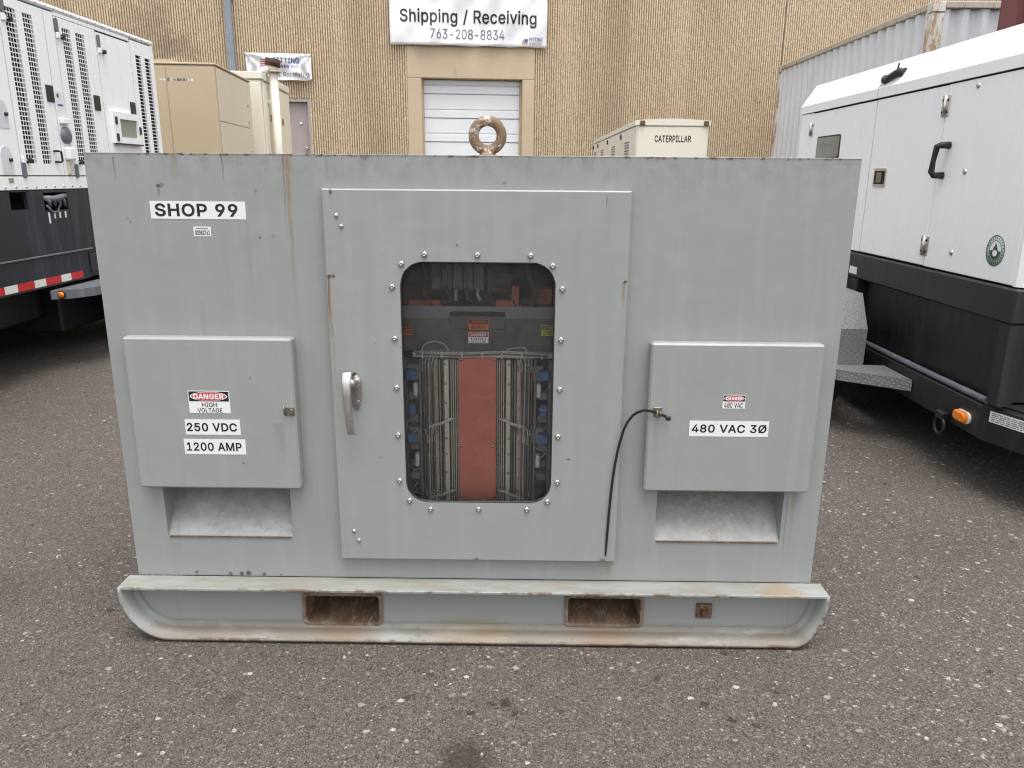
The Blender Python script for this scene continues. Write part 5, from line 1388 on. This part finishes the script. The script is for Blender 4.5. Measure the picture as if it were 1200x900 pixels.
# hinges on the near door
def hinge_r(par, y, z, h_=.057):
    MB().box(GX - .007, GX, y - .040, y - .004, z - h_, z + h_, .003).box(GX - .007, GX, y + .004, y + .040, z - h_, z + h_, .003).cyl((GX - .010, y, z - h_), (GX - .010, y, z + h_), .008, 10).build('hinge', M['worn_nickel'], par, **RB)
    for dz in (-.032, .032):
        for dy in (-.024, .024): MB().lathe([(.009, GX - .007), (.008, GX - .011), (0, GX - .013)], (0, y + dy, z + dz), 0, 8).build('hinge_screw', M['plastic_black'], par, **RB)
hinge_r(nd, 2.158, 2.0); hinge_r(nd, 2.170, 1.222); hinge_r(wd, 4.232, 1.988, .05); hinge_r(wd, 4.232, 1.25, .05)
# recessed latch on the middle door
MB().prism(rounded(2.872, 1.609, .088, .060, .012, 4), GX - .006, GX, 0).build('latch_frame', M['worn_nickel'], md_, **RB)
MB().box(GX - .0085, GX - .0061, 2.80, 2.943, 1.566, 1.652).build('latch_cup', M['dark_void'], md_, **RB)
MB().box(GX - .016, GX - .0087, 2.83, 2.90, 1.575, 1.64, .003).build('latch_paddle', M['brass'], md_, **RB)
# black grab handle and roof catch
MB().tube([(GX, 2.06, 1.785), (GX - .05, 2.06, 1.785), (GX - .062, 2.075, 1.78), (GX - .062, 2.095, 1.70), (GX - .062, 2.10, 1.64), (GX - .05, 2.095, 1.622), (GX, 2.085, 1.622)], [.020, .018, .017, .014, .017, .018, .020], 10).build('grab_handle', M['rubber'], nd, **RB)
MB().tube([(2.435, 3.05, 2.245), (2.415, 3.02, 2.235), (2.405, 2.98, 2.225), (2.41, 2.90, 2.25), (2.42, 2.83, 2.262), (2.44, 2.80, 2.255)], [.028, .026, .020, .022, .027, .030], 10).tube([(2.415, 2.86, 2.26), (2.42, 2.85, 2.32)], .006, 6).build('roof_catch', M['rubber'], RT, **RB)
for (y, z) in ((1.865, 2.078), (1.866, 1.642), (1.876, 1.208)):
    MB().lathe([(.016, GX), (.014, GX - .006), (0, GX - .009)], (0, y, z), 0, 12).build('panel_screw', M['worn_nickel'], nd, **RB)
# faded vertical lettering on the roof chamfer
# round sticker
ec, ez = 1.480, 1.255
def disc(par, r, x, mat, name, a0=0, a1=360, r0=0):
    k = 48; pts = [(x, ec - r * math.cos(R(a0 + (a1 - a0) * i / k)), ez + r * math.sin(R(a0 + (a1 - a0) * i / k))) for i in range(k + 1)]
    if r0:
        q = [(x, ec - r0 * math.cos(R(a0 + (a1 - a0) * i / k)), ez + r0 * math.sin(R(a0 + (a1 - a0) * i / k))) for i in range(k + 1)]
        return MB().add(pts + q, [(i, i + 1, k + 2 + i, k + 1 + i) for i in range(k)]).build(name, M[mat], par, recalc=False, **RB)
    return MB().add(pts, [tuple(range(k + 1))]).build(name, M[mat], par, recalc=False, **RB)
es = MB().lathe([(.078, GX), (.078, GX - .0008), (0, GX - .0008)], (0, ec, ez), 0, 48).build('round_sticker', M['pale_green'], RT, **RB)
disc(es, .078, GX - .0014, 'green_ink', 'sticker_ring', r0=.0725)
disc(es, .052, GX - .0014, 'green_ink', 'sticker_ring', r0=.048)
disc(es, .048, GX - .0013, 'sign_white2', 'sticker_disc')
disc(es, .046, GX - .0018, 'green_ink', 'sticker_half', 180, 360)
MB().add([(GX - .0022, ec + .024, ez - .002), (GX - .0022, ec - .024, ez - .002), (GX - .0022, ec, ez + .040)], [(0, 1, 2)]).build('sticker_triangle', M['green_ink'], es, recalc=False, **RB)
MB().add([(GX - .0024, ec + .020 * math.cos(R(a)), ez - .012 + .016 * math.sin(R(a))) for a in range(0, 360, 15)], [tuple(range(24))]).build('sticker_drop', M['sign_white2'], es, recalc=False, **RB)
for i in range(22):                                             # lettering round the rim, too small to read
    a = R(20 + i * 14.5)
    MB().add([(GX - .0016, ec + rr * math.cos(a + da), ez + rr * math.sin(a + da)) for rr, da in ((.058, -.05), (.068, -.05), (.068, .05), (.058, .05))], [(0, 1, 2, 3)]).build('rim_mark', M['green_ink'], es, recalc=False, **RB)
# fuel base, tank and its corner strut
MB().box(GX - .012, 3.512, 1.244, 4.50, .918, 1.092, .010).build('base_rail', M['black_frame'], RT, **RB)
MB().box(GX - .0145, GX - .012, 3.02, 3.14, .945, .995).build('small_label', M['sign_white'], RT, **RB)
MB().box(GX + .07, 3.43, 1.36, 4.45, .49, .917, .004).build('fuel_tank', M['black_matt'], RT, **RB)
each(MB().prism([(GX - .004, 1.25), (GX + .072, 1.25), (GX + .072, 1.335), (GX - .004, 1.335)], .502, .9165, 2).box(3.43, 3.5, 1.25, 1.335, .502, .9165, .004).box(GX + .0, GX + .07, 3.02, 3.10, .49, .9165, .004), 'corner_strut', M['black_frame'], RT, **RB)
MB().tube([(GX + .035, 1.39, .494), (GX + .03, 2.0, .494), (GX + .03, 2.45, .494), (GX + .03, 4.4, .494)], .018, 10).build('drain_pipe', M['grey_step'], RT, **RB)
# chassis and A-frame tongue
each(MB().box(GX, GX + .09, 1.365, 4.5, .298, .474, .004).box(3.41, 3.5, 1.365, 4.5, .298, .474, .004).box(GX + .09, 3.41, 4.3, 4.4, .298, .474).box(GX + .09, 3.41, 2.4, 2.5, .298, .474), 'chassis_rail', M['black_frame'], RT, **RB)
each(MB().prism([(GX - .002, 1.362), (2.90, -.05), (2.965, .02), (GX + .09, 1.362)], .297, .476, 2).prism([(3.502, 1.362), (3.0, -.05), (2.935, .02), (3.41, 1.362)], .297, .4757, 2), 'tongue_rail', M['black_frame'], RT, **RB)
MB().prism([(GX + .07, 1.355), (3.43, 1.355), (3.15, .55), (2.75, .55)], .4765, .484, 2).build('tongue_deck', M['black_frame'], RT, **RB)
MB().lathe([(0, .44), (.05, .44), (.06, .40), (.06, .33), (.045, .30)], (2.95 - RO.x, -.18 - RO.y, 0), 2, 18).box(2.91 - RO.x, 2.99 - RO.x, -.14 - RO.y, .1 - RO.y, .33, .42, .008).build('coupler', M['black_frame'], RT)
MB().cyl((2.95, .25, .05), (2.95, .25, .75), .035, 14).lathe([(0, .02), (.1, .0), (.1, .02), (.04, .05)], (2.95, .25, 0), 2, 16).build('jack', M['worn_nickel'], RT, **RB)
# amber marker, ring and rating plate
la = MB().prism(rounded(1.504, .372, .064, .032, .030, 6), GX - .012, GX - .0005, 0).build('marker_lamp', M['sign_white'], RT, **RB)
mb = MB()
ou = rounded(1.510, .372, .060, .029, .028, 6); iu = rounded(1.510, .372, .050, .020, .018, 6); n = len(ou)
mb.add([(GX - .0122, a, b) for a, b in ou] + [(GX - .026, a, b) for a, b in ou] + [(GX - .034, a, b) for a, b in iu], [(i, (i + 1) % n, n + (i + 1) % n, n + i) for i in range(n)] + [(n + i, n + (i + 1) % n, 2 * n + (i + 1) % n, 2 * n + i) for i in range(n)] + [tuple(range(2 * n, 3 * n))])
mb.build('lamp_lens', M['amber'], la, **RB)
MB().box(GX - .045, GX - .0005, 1.635, 1.71, .305, .352, .008).build('ring_bracket', M['black_frame'], RT, **RB)
MB().torus((GX - .03, 1.672, .268), .048, .011, 0, 32, 10).build('tie_down_ring', M['black_frame'], RT, **RB)
d = Vector((2.90 - GX, -.05 - 1.362, 0)).normalized(); nn = Vector((d.y, -d.x, 0))
if nn.x > 0: nn = -nn
o0 = Vector((GX - .002, 1.362, 0)) + nn * .001
a0, a1 = .05, .42
mb = MB().add([o0 + d * a + nn * q + Vector((0, 0, z)) for (a, z) in ((a0, .405), (a1, .405), (a1, .462), (a0, .462)) for q in (0, .001)], [(0, 2, 4, 6), (1, 3, 5, 7), (0, 2, 3, 1), (2, 4, 5, 3), (4, 6, 7, 5), (6, 0, 1, 7)])
rp = mb.build('rating_plate', M['sign_white'], RT, **RB)
mb = MB()
rng = random.Random(3)
for r_ in range(5):
    a = a0 + .012
    while a < a1 - .02:
        L_ = rng.uniform(.008, .04)
        z = .411 + r_ * .0098
        if a < a0 + .18 or a > a0 + .20:
            mb.add([o0 + d * q + nn * .0016 + Vector((0, 0, zz)) for q, zz in ((a, z), (min(a + L_, a1 - .01), z), (min(a + L_, a1 - .01), z + .0045), (a, z + .0045))], [(0, 1, 2, 3)])
        a += L_ + .006
mb.build('plate_print', M['grey_ink'], rp, recalc=False, **RB)
# tread plate step and fender
MB().box(3.49, 3.51, 1.4, 4.5, .10, .297).build('shade_skirt', M['black_frame'], RT, **RB)  # far skirt added to keep light from the ground under the trailer
MB().box(2.6, 3.3, 1.6, 4.3, .22, .297, .02).build('shade_pan', M['black_frame'], RT, **RB)  # belly box added to deepen the shade below
MB().box(2.41, 3.48, 4.48, 4.5, .1, .297).build('shade_flap', M['rubber'], RT, **RB)  # closes the rear, added to block light under the trailer
st_ = MB().prism([(2.395, 2.075), (2.055, 2.318), (2.00, 2.46), (2.395, 2.46)], .352, .421, 2).build('step', M['diamond'], RT, **RB)
fd = MB().add([(x, y, z) for x in (1.96, 2.262) for (y, z) in ((2.463, .353), (2.463, .66), (2.60, .872), (4.05, .872), (4.2, .66), (4.2, .353), (4.19, .353), (4.19, .655), (4.045, .864), (2.606, .864), (2.473, .655), (2.473, .353))],
     [(i, (i + 1) % 12, 12 + (i + 1) % 12, 12 + i) for i in range(12)] + [(0, 1, 10, 11), (1, 2, 9, 10), (2, 3, 8, 9), (3, 4, 7, 8), (4, 5, 6, 7), (12, 13, 22, 23), (13, 14, 21, 22), (14, 15, 20, 21), (15, 16, 19, 20), (16, 17, 18, 19)])
fd.build('fender', M['diamond'], RT, **RB)
fd2 = MB().add([(5.9 - v[0], v[1], v[2]) for v in fd.v], fd.f); fd2.build('fender', M['diamond'], RT, **RB)
for y in (2.95, 3.72):
    wheel(RT, RO, 2.13, y, .34, .21, -1); wheel(RT, RO, 3.77, y, .34, .21, 1)
each(MB().cyl((2.15, 2.95, .34), (3.75, 2.95, .34), .045, 12).cyl((2.15, 3.72, .34), (3.75, 3.72, .34), .045, 12), 'axle', M['black_frame'], RT, **RB)

# ------------------------------------------------------------------ tan enclosure behind the left trailer (local frame, right front corner at origin)
T1 = thing('generator_enclosure', 'large tan steel enclosure with worn lettering, beside the white generator at left', 'generator enclosure', (-3.91, 8.0, 0), R(6), 'generator enclosures standing by the wall')
MB().box(-1.9, -.0, 0, 1.89, .12, 2.93, .015).build('enclosure_body', M['tan'], T1)
MB().box(-1.92, .012, -.012, 1.90, 2.932, 2.955, .006).build('roof', M['tan'], T1)
MB().prism([(-.80, 2.956), (-.44, 2.956), (-.55, 3.0), (-.72, 3.0)], .05, 1.8, 1).build('roof_ridge', M['tan'], T1)
MB().box(-.60, -.004, -.008, -.0006, .2, 2.90, .003).build('front_panel', M['tan'], T1)
MB().box(-1.88, -.612, -.008, -.0006, .2, 2.90, .003).build('front_panel', M['tan'], T1)
MB().box(.0006, .010, .03, 1.66, 2.262, 2.90, .003).build('side_door', M['cream'], T1)  # side parts use the lighter tan: light on this side put into the colour
MB().box(.0006, .010, .03, 1.66, .2, 2.25, .003).build('side_door', M['cream'], T1)
MB().box(.0006, .008, 1.675, 1.875, .2, 2.90, .003).build('side_post', M['cream'], T1)
mb = MB()
rng = random.Random(5)
xx = -.69
wl = []
while xx < -.30:
    w_ = rng.uniform(.012, .035)
    wl.append((xx, w_)); xx += w_ + rng.uniform(.006, .02)
for (a, w_) in wl:
    b = rng.uniform(0, .02)
    MB().box(a, a + w_, -.0092, -.0081, 2.73 + b * .5, 2.772 - b).build('worn_letter', M['tape_white' if rng.random() < .5 else 'grey_step'], T1)
for z in (2.55, 2.32, 1.9): MB().box(.010, .03, 1.60, 1.64, z, z + .04, .004).build('hinge', M['worn_nickel'], T1)
MB().box(-1.85, -.05, .05, 1.8, 0, .119).build('base_frame', M['black_frame'], T1)

# ------------------------------------------------------------------ cream enclosure with an exhaust stack
T2 = thing('generator_enclosure', 'cream steel enclosure with a tall exhaust stack, behind the tan enclosure', 'generator enclosure', (-4.075, 10.38, 0), R(6), 'generator enclosures standing by the wall')
MB().box(-1.5, -.02, .0, 2.28, .12, 3.03, .012).build('enclosure_body', M['cream2'], T2)
MB().box(-1.53, .012, -.03, 2.31, 3.033, 3.145, .012).build('roof', M['cream2'], T2)
MB().box(-.40, -.022, -.022, -.0006, .2, 2.99, .008).build('front_post', M['cream2'], T2)
MB().box(-1.48, -.42, -.016, -.0006, .2, 2.99, .008).build('front_panel', M['cream2'], T2)
MB().box(-.019, .004, .05, .26, .2, 2.99, .006).build('side_door', M['cream2'], T2)
d1 = MB().box(-.019, .004, .34, 1.10, .2, 2.99, .006).build('side_door', M['cream2'], T2)
d2 = MB().box(-.019, .004, 1.14, 2.25, .2, 2.99, .006).build('side_door', M['cream2'], T2)
for dr, y in ((d1, .46), (d2, 1.45)): MB().box(.004, .016, y, y + .11, 2.44, 2.54, .004).build('slam_latch', M['brass'], dr)
ex = MB().cyl((.115, .36, .5), (.115, .36, 3.17), .068, 28).build('exhaust_stack', M['cream2'], T2)
MB().lathe([(.068, 3.172), (.118, 3.172), (.118, 3.20), (.078, 3.20)], (.115, .36, 0), 2, 28).build('stack_flange', M['cont_rail'], ex)
MB().cyl((.115, .36, 3.2), (.115, .36, 3.29), .080, 28).build('stack_neck', M['cream2'], ex)
MB().tube([(.105, .36, 3.272), (.125, .36, 3.375)], [.120, .125], 28).tube([(.125, .36, 3.376), (.126, .36, 3.382)], [.119, .10], 28).build('rain_cap', rusty('rusted_rain_cap', (.045, .02, .015), (.09, .04, .03), (.13, .07, .05)), ex)
each(MB().box(-.02, .06, .33, .39, 1.5, 1.56, .004).box(-.02, .06, .33, .39, 2.7, 2.76, .004), 'stack_bracket', M['cream2'], ex)
MB().box(-1.45, -.05, .05, 2.2, 0, .119).build('base_frame', M['black_frame'], T2)

# ------------------------------------------------------------------ small cream generator in front of the dock
T3 = thing('generator_enclosure', 'low pale cream generator housing with black CATERPILLAR lettering on its end', 'generator enclosure', (1.86, 10.2, 0), 0, 'generator enclosures standing by the wall')
o3 = T3.location
MB().box(1.42, 2.315, 7.51, 13.1, .2, 2.21, .008).build('enclosure_body', M['cream2'], T3, org=o3)
nA = 12; top = [(1.405 + (2.33 - 1.405) * i / nA, 2.272 + .022 * math.sin(math.pi * i / nA)) for i in range(nA + 1)]
MB().prism([(1.405, 2.213)] + top + [(2.33, 2.213)], 7.49, 13.12, 1).build('roof', M['cream2'], T3, org=o3)
MB().box(1.44, 2.295, 7.498, 7.5095, .4, 2.195, .004).build('end_panel', M['cream2'], T3, org=o3)
for x in (1.462, 2.245): MB().box(x, x + .06, 7.47, 7.489, 2.215, 2.268, .004).build('lifting_pad', M['rust'], T3, org=o3)
text(T3, 'CATERPILLAR', tuple(-o3[i] + (0, 7.4965, 0)[i] for i in range(3)), X_, Z_, (1.652, 2.102, 2.018, 2.098), M['ink'], .02)
for (y0, y1) in ((7.55, 8.9), (8.93, 10.6), (10.63, 12.2), (12.23, 13.05)):
    dr = MB().box(1.408, 1.4195, y0, y1, .4, 2.18, .004).build('side_door', M['cream2'], T3, org=o3)
    ym = (y0 + y1) / 2
    for j in range(9): MB().box(1.400, 1.4075, ym - .2, ym + .2, 1.75 + j * .035, 1.765 + j * .035, .002).build('louvre', M['grey_step'], dr, org=o3)
    MB().box(1.39, 1.4075, y1 - .08, y1 - .02, 2.10, 2.17, .004).build('hinge', M['plastic_black'], dr, org=o3)
MB().box(1.45, 2.29, 7.6, 13.0, 0, .199).build('base_frame', M['black_frame'], T3, org=o3)

# ------------------------------------------------------------------ shipping containers at the right
def corr(mb, L_, z0, z1, fn, pitch=.278, dep=.05):
    """trapezoid corrugation along s in 0..L_; fn(s, d) -> (x, y)"""
    pts = []
    s = 0
    while s < L_ - 1e-6:
        for (f, d_) in ((0, 0), (.26, 0), (.5, dep), (.76, dep)):
            if s + f * pitch <= L_: pts.append((s + f * pitch, d_))
        s += pitch
    pts.append((L_, 0))
    vs = []
    for (s, d_) in pts:
        x, y = fn(s, d_); vs += [(x, y, z0), (x, y, z1)]
    mb.add(vs, [(2 * i, 2 * i + 2, 2 * i + 3, 2 * i + 1) for i in range(len(pts) - 1)])
def shipping_container(name, label, loc, rz, L_, W_, z0, z1, skin, post, rail, open_side):
    t = thing(name, label, 'shipping container', loc, rz, 'shipping containers at the right')
    mb = MB()
    corr(mb, L_ - .3, z0 + .14, z1 - .08, lambda s, d_: (.02 + d_, .15 + s))
    mb.build('side_wall', M[skin], t, recalc=False)
    mb = MB(); corr(mb, L_ - .3, z0 + .14, z1 - .08, lambda s, d_: (W_ - .02 - d_, .15 + s)); mb.build('side_wall', M[skin], t, recalc=False)
    mb = MB(); corr(mb, W_ - .3, z0 + .14, z1 - .08, lambda s, d_: (.15 + s, .03 + d_), .25, .045); mb.build('end_wall', M[skin], t, recalc=False)
    mb = MB(); corr(mb, W_ - .3, z0 + .14, z1 - .08, lambda s, d_: (.15 + s, L_ - .03 - d_), .25, .045); mb.build('end_wall', M[skin], t, recalc=False)
    MB().box(.06, W_ - .06, .08, L_ - .08, z1 - .05, z1 - .02).build('roof_sheet', M[skin], t)
    MB().box(.06, W_ - .06, .08, L_ - .08, z0 + .1, z0 + .14).build('floor', M[skin], t)
    for (x, y) in ((0, 0), (W_ - .15, 0), (0, L_ - .15), (W_ - .15, L_ - .15)):
        p = MB().box(x, x + .15, y, y + .15, z0 + .13, z1 - .13, .01).build('corner_post', M[post], t)
        each(MB().box(x - .006, x + .156, y - .006, y + .156, z0, z0 + .125, .01).box(x - .006, x + .156, y - .006, y + .156, z1 - .125, z1 + .005, .01), 'corner_casting', M[post], p)
        MB().box(x + .02, x + .13, y + .02, y + .13, 0, z0).build('support_leg', M['black_frame'], p)
    for z in (z0, z1 - .08):
        each(MB().box(0, .07, .157, L_ - .157, z + .003, z + .08, .006).box(W_ - .07, W_, .157, L_ - .157, z + .003, z + .08, .006).box(.157, W_ - .157, 0, .07, z + .003, z + .08, .006).box(.157, W_ - .157, L_ - .07, L_, z + .003, z + .08, .006), 'rail', M[rail], t)
    return t
shipping_container('shipping_container', 'weathered pale grey corrugated container with rust streaked corner post, behind the right trailer', (5.2, 8.2, 0), 0, 6.06, 2.44, .87, 3.77, 'cont_grey', 'cont_post', 'cont_rail', 0)
# the red one lies across, so its long side faces the yard: built lengthwise along y, then turned
shipping_container('shipping_container', 'dark red container, only its top left corner in view beside the grey container', (4.45 + 6.06 * math.cos(R(30)), 5.4 - 6.06 * math.sin(R(30)), 0), R(60), 6.06, 2.44, .9, 3.9, 'cont_red', 'cont_red', 'cont_red', 0)
